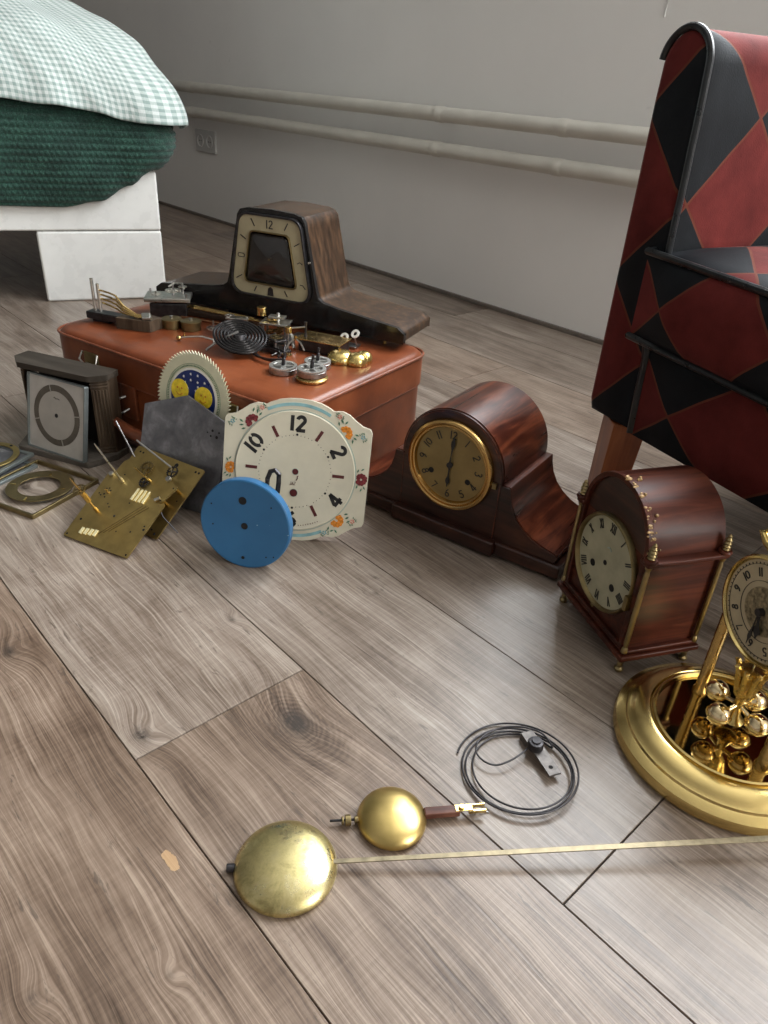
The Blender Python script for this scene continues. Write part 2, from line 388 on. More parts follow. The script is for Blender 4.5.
        for i in range(n - 1):
            j = m - 1 - i; fs += [(i, i + 1, j - 1, j), (m + i, m + j, m + j - 1, m + i + 1), (i, m + i, m + i + 1, i + 1), (j, j - 1, m + j - 1, m + j)]
        fs += [(0, m - 1, 2 * m - 1, m), (n - 1, m + n - 1, m + n, n)]
        s.add(vs, fs, mi); return s
    def disc(s, c, r, y0, y1, mi=0, seg=40, sx=1):
        return s.prism([(c[0] + r * sx * math.cos(2 * PI * k / seg), c[1] + r * math.sin(2 * PI * k / seg)) for k in range(seg)], y0, y1, mi)
    def build(s, name, mats, parent=None, smooth=35, bevel=0, bseg=2, M_=None, weld=False):
        me = bpy.data.meshes.new(name); me.from_pydata([tuple(q) for q in s.v], [], s.f)
        mats = mats if isinstance(mats, (list, tuple)) else [mats]
        for m in mats: me.materials.append(M[m] if isinstance(m, str) else m)
        for p_, mi in zip(me.polygons, s.m): p_.material_index = mi
        if s.uv:
            l = me.uv_layers.new(name='UVMap')
            for fi, uvs in s.uv.items():
                for li, q in zip(me.polygons[fi].loop_indices, uvs): l.data[li].uv = q
        me.validate(); me.update()
        bm = bmesh.new(); bm.from_mesh(me); [bmesh.ops.remove_doubles(bm, verts=bm.verts, dist=1e-5) for _ in range(1) if weld]; bmesh.ops.recalc_face_normals(bm, faces=bm.faces); bm.to_mesh(me); bm.free()
        if smooth:
            me.polygons.foreach_set('use_smooth', [True] * len(me.polygons)); me.set_sharp_from_angle(angle=R(smooth))
        o = bpy.data.objects.new(name, me); COL.objects.link(o)
        if parent: o.parent = parent
        if M_ is not None: o.matrix_local = M_
        if bevel:
            b = o.modifiers.new('bevel', 'BEVEL'); b.width = bevel; b.segments = bseg; b.limit_method = 'ANGLE'; b.angle_limit = R(40)
            b.harden_normals = True
        return o

def thing(name, label, cat, Mx=None, group=None):
    o = bpy.data.objects.new(name, None); o.empty_display_size = .02; COL.objects.link(o)
    if Mx is not None: o.matrix_world = Mx
    return tag(o, label, cat, group)
def tag(o, label, cat, group=None):
    o['label'] = label; o['category'] = cat
    if group: o['group'] = group
    return o
def struct(o): o['kind'] = 'structure'; return o
def TR(x, y, z=0, yaw=0, tilt=0, roll=0):
    """local x = width, z = up the face, -y = out of the face; tilt leans the top backwards"""
    return Matrix.Translation((x, y, z)) @ Matrix.Rotation(yaw, 4, 'Z') @ Matrix.Rotation(-tilt, 4, 'X') @ Matrix.Rotation(-roll, 4, 'Y')
def circ(cx, cz, r, n=48, a0=0, a1=360, endp=False):
    m = n if not endp else n - 1
    return [(cx + r * math.cos(R(a0 + (a1 - a0) * k / m)), cz + r * math.sin(R(a0 + (a1 - a0) * k / m))) for k in range(n)]
def rquad(c, rad, n=6):
    """rounded polygon loop of corners c (ccw) with corner radius rad"""
    out = []; m = len(c)
    for i in range(m):
        p = Vector(c[i]); a = (Vector(c[i - 1]) - p).normalized(); b = (Vector(c[(i + 1) % m]) - p).normalized()
        r_ = rad[i] if isinstance(rad, (list, tuple)) else rad
        p0 = p + a * r_; p1 = p + b * r_
        for k in range(n + 1):
            t_ = k / n; out.append(tuple(p0 * (1 - t_) ** 2 + p * 2 * t_ * (1 - t_) + p1 * t_ ** 2))
    return out
# stroke glyphs in a 1-high box, x centred on 0
def arc(cx, cz, r, a0, a1, n=14, sx=1): return [(cx + r * sx * math.cos(R(a0 + (a1 - a0) * k / n)), cz + r * math.sin(R(a0 + (a1 - a0) * k / n))) for k in range(n + 1)]
GL = {
 '0': (.66, [arc(0, .5, .42, 100, 260, sx=.66), arc(0, .5, .42, -80, 80, sx=.66)]),
 'O': (.66, [arc(0, .5, .42, 0, 360, sx=.7)]),
 '1': (.28, [[(0, 0), (0, 1)]]),
 '2': (.60, [arc(0, .72, .22, 170, -30, sx=1.05) + [(-.24, .06), (-.24, .05)], [(-.27, .06), (.28, .06)]]),
 '3': (.60, [arc(0, .73, .21, 150, -80), arc(0, .27, .24, 85, -150)]),
 '4': (.66, [[(.12, 0), (.12, 1)], [(.12, .97), (-.28, .3)], [(-.32, .27), (.34, .27)]]),
 '5': (.60, [[(.24, .94), (-.16, .94), (-.19, .55)], arc(-.01, .31, .26, 120, -150)]),
 '6': (.60, [arc(0, .28, .24, 0, 360), [(-.23, .34), (-.12, .75), (.12, .98)]]),
 '7': (.60, [[(-.26, .94), (.26, .94), (-.06, 0)]]),
 '8': (.60, [arc(0, .74, .2, 0, 360), arc(0, .27, .25, 0, 360)]),
 '9': (.60, [arc(0, .72, .24, 0, 360), [(.23, .66), (.12, .25), (-.12, .02)]]),
 'I': (.26, [[(0, 0), (0, 1)]]), 'V': (.6, [[(-.24, 1), (0, 0)], [(0, 0), (.24, 1)]]), 'X': (.6, [[(-.24, 1), (.24, 0)], [(-.24, 0), (.24, 1)]]),
 'J': (.5, [[(.16, 1), (.16, .25), (.05, .05), (-.1, .05), (-.18, .2)]]), 'A': (.6, [[(-.25, 0), (0, 1), (.25, 0)], [(-.14, .35), (.14, .35)]]),
 'Z': (.6, [[(-.22, .95), (.22, .95), (-.22, .05), (.22, .05)]]),
}
def glyphs(mb, txt, cx, cz, h, ang=0, w=.14, y0=-.001, y1=0, mi=0, gap=.1, sx=1.0):
    tot = sum(GL[c][0] for c in txt) + gap * (len(txt) - 1); x = -tot / 2; ca, sa = math.cos(ang), math.sin(ang)
    for c in txt:
        wd, st = GL[c]; x += wd / 2
        for pts in st:
            q = []
            for a, b in pts:
                X = (x + a) * h * sx; Z = (b - .5) * h
                q.append((cx + X * ca - Z * sa, cz + X * sa + Z * ca))
            mb.ribbon(q, w * h, y0, y1, mi)
        x += wd / 2 + gap
def numerals(items, parent, mat, w, y0, y1, gap=.1, sx=1.0, name='numeral', Mx=None):
    for (txt, x, z, h, ang) in items:
        b = MB(); glyphs(b, txt, x, z, h, ang, w, y0, y1, 0, gap, sx); b.build(name, mat, parent, smooth=0)
def bars(items, parent, mat, w, y0, y1, name='hour_marker'):
    for p0, p1 in items: MB().ribbon([p0, p1], w, y0, y1).build(name, mat, parent, smooth=0)
def ray2(ang, r): return (r * math.sin(ang), r * math.cos(ang))   # clock angle (0 = 12 o'clock, clockwise)

# ------------------------------------------------------------------ room
U = Vector((.6970, -.7171, 0)); Nn = Vector((.7171, .6970, 0))
RM = Matrix(((U.x, Nn.x, 0, 0), (U.y, Nn.y, 0, 0), (0, 0, 1, 0), (0, 0, 0, 1)))   # room frame: x=u, y=n
NW = 1.681; U0, U1, N0, HC = -4.3, 2.6, -1.7, 2.25
WX0, WX1, WZ0, WZ1 = -1.2, .6, .92, 2.05           # window in back wall
RX0, RX1, RZ0, RZ1 = .45, 1.55, .45, 2.05            # window in right wall (along n)

# floor planks
b = MB(); pl = []
W = .1945; base = .166; Lp = 1.28
offs = {}
k0 = int(math.floor((N0 - base) / W)); k1 = int(math.ceil((NW - base) / W))
for k in range(k0, k1):
    n0 = base + k * W; n1 = min(n0 + W, NW); n0c = max(n0, N0)
    j = {0: -.48, 1: -.135, 2: -1.02, 3: -.70, -1: .28, 4: -1.55}.get(k, random.uniform(0, Lp))
    s0 = j - Lp * math.ceil((j - U0) / Lp)
    while s0 < U1:
        a, c_ = max(s0, U0), min(s0 + Lp, U1)
        if c_ - a > .01:
            g = .00045
            x0, x1, y0, y1 = a + g * 1.3, c_ - g * 1.3, n0c + g, n1 - g; e = .0005
            vs = [(x0, y0, -.004), (x1, y0, -.004), (x1, y1, -.004), (x0, y1, -.004), (x0, y0, -.001), (x1, y0, -.001), (x1, y1, -.001), (x0, y1, -.001),
                  (x0 + e, y0 + e, 0), (x1 - e, y0 + e, 0), (x1 - e, y1 - e, 0), (x0 + e, y1 - e, 0)]
            fs = [(0, 1, 5, 4), (1, 2, 6, 5), (2, 3, 7, 6), (3, 0, 4, 7), (4, 5, 9, 8), (5, 6, 10, 9), (6, 7, 11, 10), (7, 4, 8, 11), (8, 9, 10, 11)]
            b.add(vs, fs, 0, [[(vs[i][0], vs[i][1]) for i in f_] for f_ in fs])
            rr = random.Random(k * 77 + int(s0 * 10)); tone = rr.random(); warm = rr.random(); o_ = rr.random()
            if k == 0: tone, warm = (.78, .2) if s0 < -.6 else (.35, .8)
            if k == 1: tone, warm = (.62, .1) if s0 < -.3 else (.5, .5)
            if k == -1: tone, warm = .30, 1.0
            if k == -2: tone, warm = .4, .8
            if k == 2: tone, warm = .55, .1
            pl += [(o_, tone, warm)] * len(fs)
        s0 += Lp
b.bb(U0, U1, N0, NW, -.03, -.004, 1); pl += [(0, 0, 0)] * 6
o = b.build('floor', ['floor', 'groove'], smooth=0, M_=RM)
a_ = o.data.color_attributes.new('plank', 'FLOAT_COLOR', 'CORNER')
for p_, c_ in zip(o.data.polygons, pl):
    for li in p_.loop_indices: a_.data[li].color = (c_[0], c_[1], c_[2], 1)
struct(o)
def wall(name, boxes, mat='wall'):
    b = MB()
    for q in boxes: b.bb(*q)
    return struct(b.build(name, mat, smooth=0, M_=RM))
T_ = .16
wall('wall_back', [(U0, WX0, NW, NW + T_, 0, HC), (WX1, U1, NW, NW + T_, 0, HC), (WX0, WX1, NW, NW + T_, 0, WZ0), (WX0, WX1, NW, NW + T_, WZ1, HC)])
wall('wall_right', [(U1, U1 + T_, N0, RX0, 0, HC), (U1, U1 + T_, RX1, NW + T_, 0, HC), (U1, U1 + T_, RX0, RX1, 0, RZ0), (U1, U1 + T_, RX0, RX1, RZ1, HC)])
wall('wall_left', [(U0 - T_, U0, N0, NW + T_, 0, HC)], 'wall_far')
wall('wall_front', [(U0 - T_, U1 + T_, N0 - T_, N0, 0, HC)], 'wall_far')
wall('ceiling', [(U0 - T_, U1 + T_, N0 - T_, NW + T_, HC, HC + .1)], 'ceiling')
# window frames with panes
def window(name, x0, x1, z0, z1, alongn=False):
    t_ = bpy.data.objects.new(name, None); COL.objects.link(t_); t_['kind'] = 'structure'
    t_.matrix_world = RM @ (Matrix.Translation((U1, 0, 0)) @ Matrix.Rotation(R(90), 4, 'Z') @ Matrix.Scale(-1, 4, (0, 1, 0)) if alongn else Matrix.Translation((0, NW, 0)))
    b = MB(); f = .045; y0, y1 = .07, .12
    b.bb(x0, x1, y0, y1, z0, z0 + f).bb(x0, x1, y0, y1, z1 - f, z1).bb(x0, x0 + f, y0, y1, z0 + f, z1 - f).bb(x1 - f, x1, y0, y1, z0 + f, z1 - f)
    xm = (x0 + x1) / 2; b.bb(xm - .025, xm + .025, y0, y1, z0 + f, z1 - f)
    b.build('window_frame', 'white_paint', t_, bevel=.003)
    MB().bb(x0 - .02, x1 + .02, -.03, .07, z0 - .02, z0 + .002).build('window_sill', 'white_paint', t_, bevel=.004)
window('window_1', WX0, WX1, WZ0, WZ1)
window('window_2', RX0, RX1, RZ0, RZ1, True)
# skirting strip
b = MB(); b.bb(U0, U1, NW - .010, NW, 0, .011)
struct(b.build('baseboard_back', plain('skirting_grey', (.16, .135, .115), .5), M_=RM, bevel=.002))
# surface cable / crack line on the wall
b = MB(); b.tube([(-.985, NW - .001, .70), (-.983, NW - .001, .80), (-.986, NW - .001, .93)], .0012, 6)
struct(b.build('trim_1', 'white_paint', M_=RM))

# pipes
def pipe(z, r, lab, zb):
    t_ = thing('heating_pipe', lab, 'pipe', RM @ Matrix.Translation((0, NW - .045, z)), 'heating pipes along the wall')
    MB().cyl((U0 + .001, 0, 0), (U1 - .001, 0, 0), r, seg=28).build('pipe_run', 'pipe', t_)
    for u in (-1.57, -1.16, -2.9, -.3, .5):
        b = MB(); b.turned((u - .016, 0, 0), (u + .016, 0, 0), [(r + .0001, 0), (r + .0014, .15), (r + .0016, .5), (r + .0014, .85), (r + .0001, 1)], 28); b.build('pipe_collar', 'pipe', t_)
    for u in (-1.57, -3.3, .4):
        b = MB(); b.bb(u + .016, u + .022, -r - .002, .0445, -.006, .006); b.ringp([(x, y) for x, y in circ(0, 0, r + .003, 24)], [(x, y) for x, y in circ(0, 0, r + .0002, 24)], 0, .01)
        b2 = MB(); b2.bb(u + .015, u + .024, r * .5, .0445, -.008, .008).cyl((u + .0195, .040, 0), (u + .0195, .0445, 0), .014, seg=20)
        b2.build('pipe_bracket', 'pipe', t_)
pipe(.479, .0185, 'upper cream painted pipe on the wall, higher of the two pipes', 0)
pipe(.394, .0185, 'lower cream painted pipe on the wall, just above the socket height', 0)

# socket
t_ = thing('wall_socket', 'white double wall socket below the pipes, near the bed', 'socket', RM @ Matrix.Translation((-2.885, NW, .294)))
MB().bb(-.075, .075, -.009, 0, -.04, .04).build('face_plate', 'plastic_white', t_, bevel=.003)
for sx in (-.035, .035):
    b = MB(); b.lathe([(.023, 0), (.023, .003), (.020, .003), (.019, .0005), (.001, .0005)], (sx, -.009, 0), 28, 0, Matrix.Rotation(R(90), 4, 'X'))
    for q in (-.0065, .0065): b.disc((sx + q, 0), .0025, -.0105, -.0092, 1, 10)
    b.build('socket_outlet', ['plastic_white', 'dark_hole'], t_)

# ------------------------------------------------------------------ bed
BU = math.atan2(.381, .924)
BM = TR(-.647, 2.009, 0, BU)      # x: along front (right end at 0, negative = left), y: back
t_ = thing('bed', 'white painted bed frame with thick block leg under the green blanket', 'bed', BM)
MB().bb(-1.25, .012, 0, .045, .176, .318).build('side_panel', 'white_paint', t_, bevel=.006, bseg=3)
MB().bb(-.033, .012, .046, .62, .176, .318).build('end_panel', 'white_paint', t_, bevel=.006, bseg=3)
MB().bb(-1.25, -.046, .046, .62, .20, .30).build('slat_base', 'dark_wood', t_, bevel=.004)
MB().bb(-.291, .012, .001, .07, 0, .1745).build('leg', 'white_paint', t_, bevel=.006, bseg=3)
MB().bb(-.291, .012, .53, .62, 0, .1745).build('leg', 'white_paint', t_, bevel=.006, bseg=3)
MB().bb(-1.25, -1.05, .001, .07, 0, .1745).build('leg', 'white_paint', t_, bevel=.006, bseg=3)
o = MB().bb(-1.25, -.03, .02, .60, .320, .44).build('mattress', 'white_paint', None, bevel=.03, bseg=4, M_=BM)
tag(o, 'white mattress lying on the bed frame under the green blanket', 'mattress')

def lerp_tab(tab, x):
    if x <= tab[0][0]: return tab[0][1]
    for (a, fa), (c_, fc) in zip(tab, tab[1:]):
        if x <= c_: 
            t_ = (x - a) / (c_ - a); t_ = t_ * t_ * (3 - 2 * t_); return fa + (fc - fa) * t_
    return tab[-1][1]
# green crocheted blanket: hangs over the front, wraps round the right corner
botT = [(-.7, .238), (-.36, .238), (-.22, .235), (-.13, .250), (-.054, .286), (0, .322), (.05, .352), (.085, .385), (.20, .41), (.6, .42)]
hemT = [(-.6, .470), (-.31, .468), (-.158, .458), (-.05, .435), (.03, .422), (.09, .414), (.3, .42), (.7, .43)]
def path(s, off):
    """s along the front edge then round the corner and back along the right end; returns point, outward normal (local bed xy)"""
    r = .05
    # front edge y=-off for x < .03 ; corner arc centred (.03-?,...)
    cx, cy = -.022, .055
    if s <= cx: return Vector((s, cy - r - off, 0)), Vector((0, -1, 0))
    al = (s - cx) / r
    if al < PI / 2: n = Vector((math.sin(al), -math.cos(al), 0)); return Vector((cx, cy, 0)) + n * (r + off), n
    return Vector((cx + r + off, cy + (s - cx - r * PI / 2), 0)), Vector((1, 0, 0))
def frnd(x, y, sd=0):
    return math.sin(x * 12.9 + y * 7.1 + sd) * .5 + math.sin(x * 5.3 - y * 11.7 + sd * 2.1) * .5
b = MB(); NS, NTt = 560, 110; s0, s1 = -.66, .55
vs = []; uvs = []
for i in range(NS + 1):
    s = s0 + (s1 - s0) * i / NS
    zb = lerp_tab(botT, s) ; zt = lerp_tab(hemT, s) + .03
    for j in range(NTt + 1):
        tt = j / NTt
        z = zb + (zt - zb) * tt
        prof = math.sin(PI * min(1, tt * 1.03 + .02)) ** .5 if tt < .97 else .2
        bulge = .009 + .037 * max(0, prof)
        bulge += .006 * frnd(s * 2.2, z * 3)
        # crochet rows
        row = (z - .2) / .0150; k = math.floor(row); fr = row - k
        st = (s / .0125 + (0.5 if int(k) % 2 else 0)); fs_ = st - math.floor(st)
        vsh = abs(fs_ - .5) * 2
        d = .0052 * math.sin(PI * fr) * (.55 + .45 * math.sin(PI * ((fs_ + fr * .5) % 1.0)))
        if int(k) % 4 == 0: d *= .7
        p, n = path(s, bulge + d)
        vs.append((p.x, p.y, z))
fs = []
for i in range(NS):
    for j in range(NTt):
        a = i * (NTt + 1) + j; fs.append((a, a + NTt + 1, a + NTt + 2, a + 1))
b.add(vs, fs)
o = b.build('blanket', 'wool', None, smooth=180, M_=BM)
sd = o.modifiers.new('thick', 'SOLIDIFY'); sd.thickness = .006; sd.offset = -1
tag(o, 'dark green chunky crocheted blanket hanging over the bed frame', 'blanket')

# gingham duvet : dome
b = MB(); NA, NB = 150, 130; vs = []; uvl = []
def duvet(s, tt):
    """s: position along hem path ; tt: 0 at hem, 1 at the top middle"""
    hz = lerp_tab(hemT, s) - .002 - .05 * max(0, .0)
    p, n = path(s, .066 + .006 * math.sin(s * 23) )
    # target towards inside
    ctr = Vector((-.75, .60, 0)); H_ = .40
    if s < -.62: pass
    a = tt * PI / 2
    inward = (1 - math.cos(a)); rise = math.sin(a) ** .92
        # inward direction: blend
    q = p + (Vector((-.47 + (p.x - .04) * .55, .50, 0)) - p) * inward
    return Vector((q.x, q.y, hz + (H_ - .10) * rise)), n
for i in range(NA + 1):
    s = -.66 + 1.2 * i / NA; last = None; acc = 0
    for j in range(NB + 1):
        q, n = duvet(s, j / NB)
        if last is not None: acc += (q - last).length
        last = q.copy()
        w_ = .006 * frnd(s * 1.6, acc * 2.4, 1) + .0022 * frnd(s * 6, acc * 5, 3) + .005 * math.exp(-acc / .05) * math.sin(s * 55)
        # puffed hem fold
        q = q + n * w_ + Vector((0, 0, .5 * w_))
        vs.append((q.x, q.y, q.z)); uvl.append((s, acc))
fs = []; fu = []
for i in range(NA):
    for j in range(NB):
        a = i * (NB + 1) + j; f_ = (a, a + NB + 1, a + NB + 2, a + 1); fs.append(f_); fu.append([uvl[k] for k in f_])
b.add(vs, fs, 0, fu)
o = b.build('duvet', 'gingham', None, smooth=180, M_=BM)
sd = o.modifiers.new('thick', 'SOLIDIFY'); sd.thickness = .005; sd.offset = -1
tag(o, 'pale sage and white gingham duvet puffed up over the green blanket', 'duvet')
# pale cloth under bed
b = MB(); b.sphere((0, 0, .035), .03, 24, 0, .7, .8, 1.15)
for i, q in enumerate(b.v): b.v[i] = Vector((q.x + .004 * math.sin(q.z * 140), q.y + .004 * math.sin(q.x * 200), max(.001, q.z)))
o = b.build('cloth_bundle', 'cloth_pale', None, smooth=180, M_=Matrix.Translation((-.955, 2.03, 0)))
tag(o, 'small pale cloth bundle in the dark under the bed, behind the leg', 'cloth')

# ------------------------------------------------------------------ suitcase
SY = -.564; SM = TR(-.58, 1.197, 0, SY)
SL, SD, SH = .532, .353, .168
def rrect(x0, x1, y0, y1, r, n=8):
    return rquad([(x0, y0), (x1, y0), (x1, y1), (x0, y1)], r, n)
t_ = thing('suitcase', 'tan brown leather suitcase lying flat, loaded with clock parts', 'suitcase', SM)
MB().prismz(rrect(0, SL, 0, SD, .045), .004, .110).build('body', 'leather', t_, bevel=.006, bseg=3)
b = MB(); lo = rrect(-.003, SL + .003, -.003, SD + .003, .047)
prof = [(0, .1125), (0, .155), (.002, .161), (.006, .1655), (.012, .1678), (.03, .1682)]
loops = []
cx, cy = SL / 2, SD / 2
vs = []; nl = len(lo)
for ins, z in prof:
    for (x, y) in lo:
        kx = 1 - ins / (SL / 2); ky = 1 - ins / (SD / 2); vs.append((cx + (x - cx) * kx, cy + (y - cy) * ky, z))
fs = []
for i in range(len(prof) - 1):
    for k in range(nl): fs.append((i * nl + k, i * nl + (k + 1) % nl, (i + 1) * nl + (k + 1) % nl, (i + 1) * nl + k))
fs.append(tuple((len(prof) - 1) * nl + k for k in range(nl))); fs.append(tuple(range(nl - 1, -1, -1)))
b.add(vs, fs); b.build('lid', 'leather', t_)
def loop3(z, off, r_): return [(x, y, z) for x, y in rrect(-off, SL + off, -off, SD + off, .047, 10)]
for z, off, rr, nm, mt in ((.1615, .0035, .0022, 'trim', 'leather_trim'), (.111, .001, .0022, 'trim', 'leather_trim'), (.0065, .001, .0045, 'trim', 'leather_dark')):
    MB().tube(loop3(z, off, 0), rr, 8, True).build(nm, mt, t_)
# handle
b = MB(); pts = []
for k in range(17):
    a = k / 16; x = .163 + .19 * a; out = .024 + .010 * math.sin(PI * a)
    pts.append((x, -.006 - out, .066 - .012 * math.sin(PI * a)))
b.tube(pts, [.0045 + .006 * math.sin(PI * min(1, max(0, k / 16))) for k in range(17)], 12)
hd = b.build('handle', 'leather_trim', t_)
for xx, sg in ((.185, 1), (.333, -1)):
    b = MB(); b.tube([(xx, -.003, .093), (xx - .010 * sg, -.018, .088), (xx - .020 * sg, -.031, .077), (xx - .021 * sg, -.032, .066), (xx - .008 * sg, -.020, .062), (xx + .006 * sg, -.003, .074)], .0018, 8)
    b.build('loop', 'chrome', hd)
    MB().bb(xx - .012, xx + .022, -.006, 0, .055, .112).build('handle_mount', 'leather_trim', t_, bevel=.002)
for xx in (.105, .415):
    la = MB().bb(xx - .018, xx + .018, -.0055, -.0005, .120, .146).build('latch', 'brass_dull', t_, bevel=.002)
    b = MB(); b.tube([(xx - .018, -.006, .146), (xx - .020, -.013, .134), (xx, -.015, .126), (xx + .022, -.013, .130), (xx + .018, -.006, .146)], .0018, 8)
    b.bb(xx - .012, xx + .012, -.012, -.005, .112, .128); b.build('hasp', 'silver', la, bevel=.0006)

# ------------------------------------------------------------------ mid century mantel clock on suitcase
ZT = .1686
t_ = thing('mantel_clock', 'mid-century walnut and black mantel clock with empty trapezoid dial, on the suitcase', 'clock', TR(-.22, 1.282, ZT, -.396))
def outline(g=0, m=0):
    P_ = [(-.252 - g, .013 - g), (-.252 - g, .028), (-.240, .036 + g), (-.125, .049 + g), (-.1, .054 + g), (-.0905 - g, .060 + g), (-.087 - g, .072)]
    P_ += [(-.066 - g, .168)] + [(-.064 - g, .178), (-.058 - g, .1855 + g), (-.045, .189 + g)]
    P_ += [(0, .191 + g)]
    Q_ = [(-x, z) for x, z in reversed(P_[:-1])]
    return (P_ + Q_)[::-1]
b = MB(); b.prism(outline(), .004, .118, 0); b.build('case', 'walnut', t_, bevel=.004, bseg=3)
b = MB(); b.prism(outline(.0012), -.002, .006, 0); b.build('front_panel', 'black', t_, bevel=.003, bseg=3)
oq = rquad([(-.083, .047), (.083, .047), (.0605, .184), (-.0605, .184)], [.03, .03, .02, .02], 8)
oq2 = rquad([(-.0795, .0505), (.0795, .0505), (.0575, .1805), (-.0575, .1805)], [.028, .028, .018, .018], 8)
iq = rquad([(-.054, .069), (.054, .069), (.0385, .157), (-.0385, .157)], [.012, .012, .009, .009], 8)
iq2 = rquad([(-.0515, .0715), (.0515, .0715), (.0365, .1545), (-.0365, .1545)], [.010, .010, .008, .008], 8)
MB().ringp(oq, oq2, -.009, -.001).build('bezel', 'dark_steel', t_, bevel=.001)
dl = MB().ringp(oq2, iq, -.005, -.001).build('dial', 'dial_beige', t_)
b = MB()
def trap_edge(loop, ang):
    """point of a loop in clock direction from (0,.113)"""
    d = Vector((math.sin(ang), math.cos(ang))); best = None; c0 = Vector((0, .113))
    n = len(loop)
    for i in range(n):
        a, c_ = Vector(loop[i]) - c0, Vector(loop[(i + 1) % n]) - c0
        e = c_ - a; den = d.x * e.y - d.y * e.x
        if abs(den) < 1e-9: continue
        tt = (a.x * e.y - a.y * e.x) / den; uu = (a.x * d.y - a.y * d.x) / den
        if tt > 0 and -1e-6 <= uu <= 1.0001: best = c0 + d * tt
    return best
for h in range(1, 12):
    a = R(30 * h); p0, p1 = trap_edge(iq, a), trap_edge(oq2, a); b = MB()
    if h == 9:
        c_ = p0 * .5 + p1 * .5; b.ribbon([(c_.x + x * .9, c_.y + z) for x, z in rquad([(-.007, -.003), (.007, -.003), (.007, .003), (-.007, .003)], .0025, 3)], .0011, -.0056, -.005, 0, True)
    elif h in (4, 3):
        q0 = p0 * .7 + p1 * .3; q1 = p0 * .25 + p1 * .75; q2 = (q0 + q1) / 2 + Vector((0, .003)); b.ribbon([q0, q2, q1], .0014, -.0056, -.005)
    elif h == 6: b.prism([(-.006, .052), (.006, .052), (.0045, .064), (0, .0675), (-.0045, .064)], -.0058, -.005)
    else: b.ribbon([p0 * .75 + p1 * .25, p0 * .25 + p1 * .75], .0016, -.0056, -.005)
    b.build('hour_marker', 'dark_steel', dl)
numerals([('12', 0, .1688, .0135, 0)], dl, 'dark_steel', .12, -.0056, -.005)
MB().ringp(iq, iq2, -.008, -.001).build('inner_bezel', 'brass_dull', t_, bevel=.0008)
cr = MB(); cr.prism(iq2, -.0022, -.0015); cr.disc((0, .113), .003, -.006, -.002, 1, 16)
cr.disc((0, .113), .0012, -.008, -.002, 2, 12)
cr.build('dark_movement_opening', ['dark_interior', 'dark_hole', 'brass_bright'], t_)
# domed glass
b = MB(); nl = len(iq2); vs = []; fs = []; K = 6
for k in range(K):
    f_ = 1 - k / K; 
    for x, z in iq2: vs.append((x * f_, -.005 - .009 * (1 - f_ * f_), .113 + (z - .113) * f_))
vs.append((0, -.014, .113))
for k in range(K - 1):
    for i in range(nl): fs.append((k * nl + i, k * nl + (i + 1) % nl, (k + 1) * nl + (i + 1) % nl, (k + 1) * nl + i))
for i in range(nl): fs.append(((K - 1) * nl + i, (K - 1) * nl + (i + 1) % nl, K * nl))
b.add(vs, fs); gl = b.build('glass', 'glass', t_, smooth=180)
m_ = gl.modifiers.new('t', 'SOLIDIFY'); m_.thickness = .001
MB().cyl((.076, -.002, .118), (.076, -.007, .118), .0018).build('bezel_catch', 'chrome', t_)
for fx in (-.21, .21):
    for fy in (.02, .10):
        MB().turned((fx, fy, .0135), (fx, fy, 0), [(.005, 0), (.003, .3), (.0022, .6), (.003, 1)]).build('foot', 'brass', t_)
MB().bb(-.10, .10, .008, .11, .004, .0125).build('base_plate', 'black', t_, bevel=.001)

# ------------------------------------------------------------------ parts on the suitcase (suitcase frame a,b)
def onS(a, b_, z=0, yaw=0, sc=1): return SM @ Matrix.Translation((a, b_, ZT + z)) @ Matrix.Rotation(yaw, 4, 'Z') @ Matrix.Scale(sc, 4)
def gear(mb, c, r, y0, y1, n=24, mi=0, td=.0012, hub=.25, spokes=4, T=None):
    """flat gear with spokes lying in XY at z y0..y1"""
    out = []; inn = []
    N_ = n * 4
    for k in range(N_):
        a = 2 * PI * k / N_; rr = r if (k % 4) in (1, 2) else r - td
        out.append((c[0] + rr * math.cos(a), c[1] + rr * math.sin(a))); inn.append((c[0] + r * .76 * math.cos(a), c[1] + r * .76 * math.sin(a)))
    m = len(out); vs = [(x, y, y0) for x, y in out] + [(x, y, y0) for x, y in inn] + [(x, y, y1) for x, y in out] + [(x, y, y1) for x, y in inn]; fs = []
    for i in range(m):
        j = (i + 1) % m; fs += [(i, j, m + j, m + i), (2 * m + i, 3 * m + i, 3 * m + j, 2 * m + j), (i, 2 * m + i, 2 * m + j, j), (m + i, m + j, 3 * m + j, 3 * m + i)]
    mb.add(vs, fs, mi); mb.lathe([(r * hub, y0), (r * hub, y1)], (c[0], c[1], 0), 16, mi)
    for k in range(spokes):
        a = PI * 2 * k / spokes + .3; mb.box((c[0] + r * .5 * math.cos(a), c[1] + r * .5 * math.sin(a), (y0 + y1) / 2), (r * .62, r * .14, (y1 - y0) * .9), mi, rz=a)
    return mb
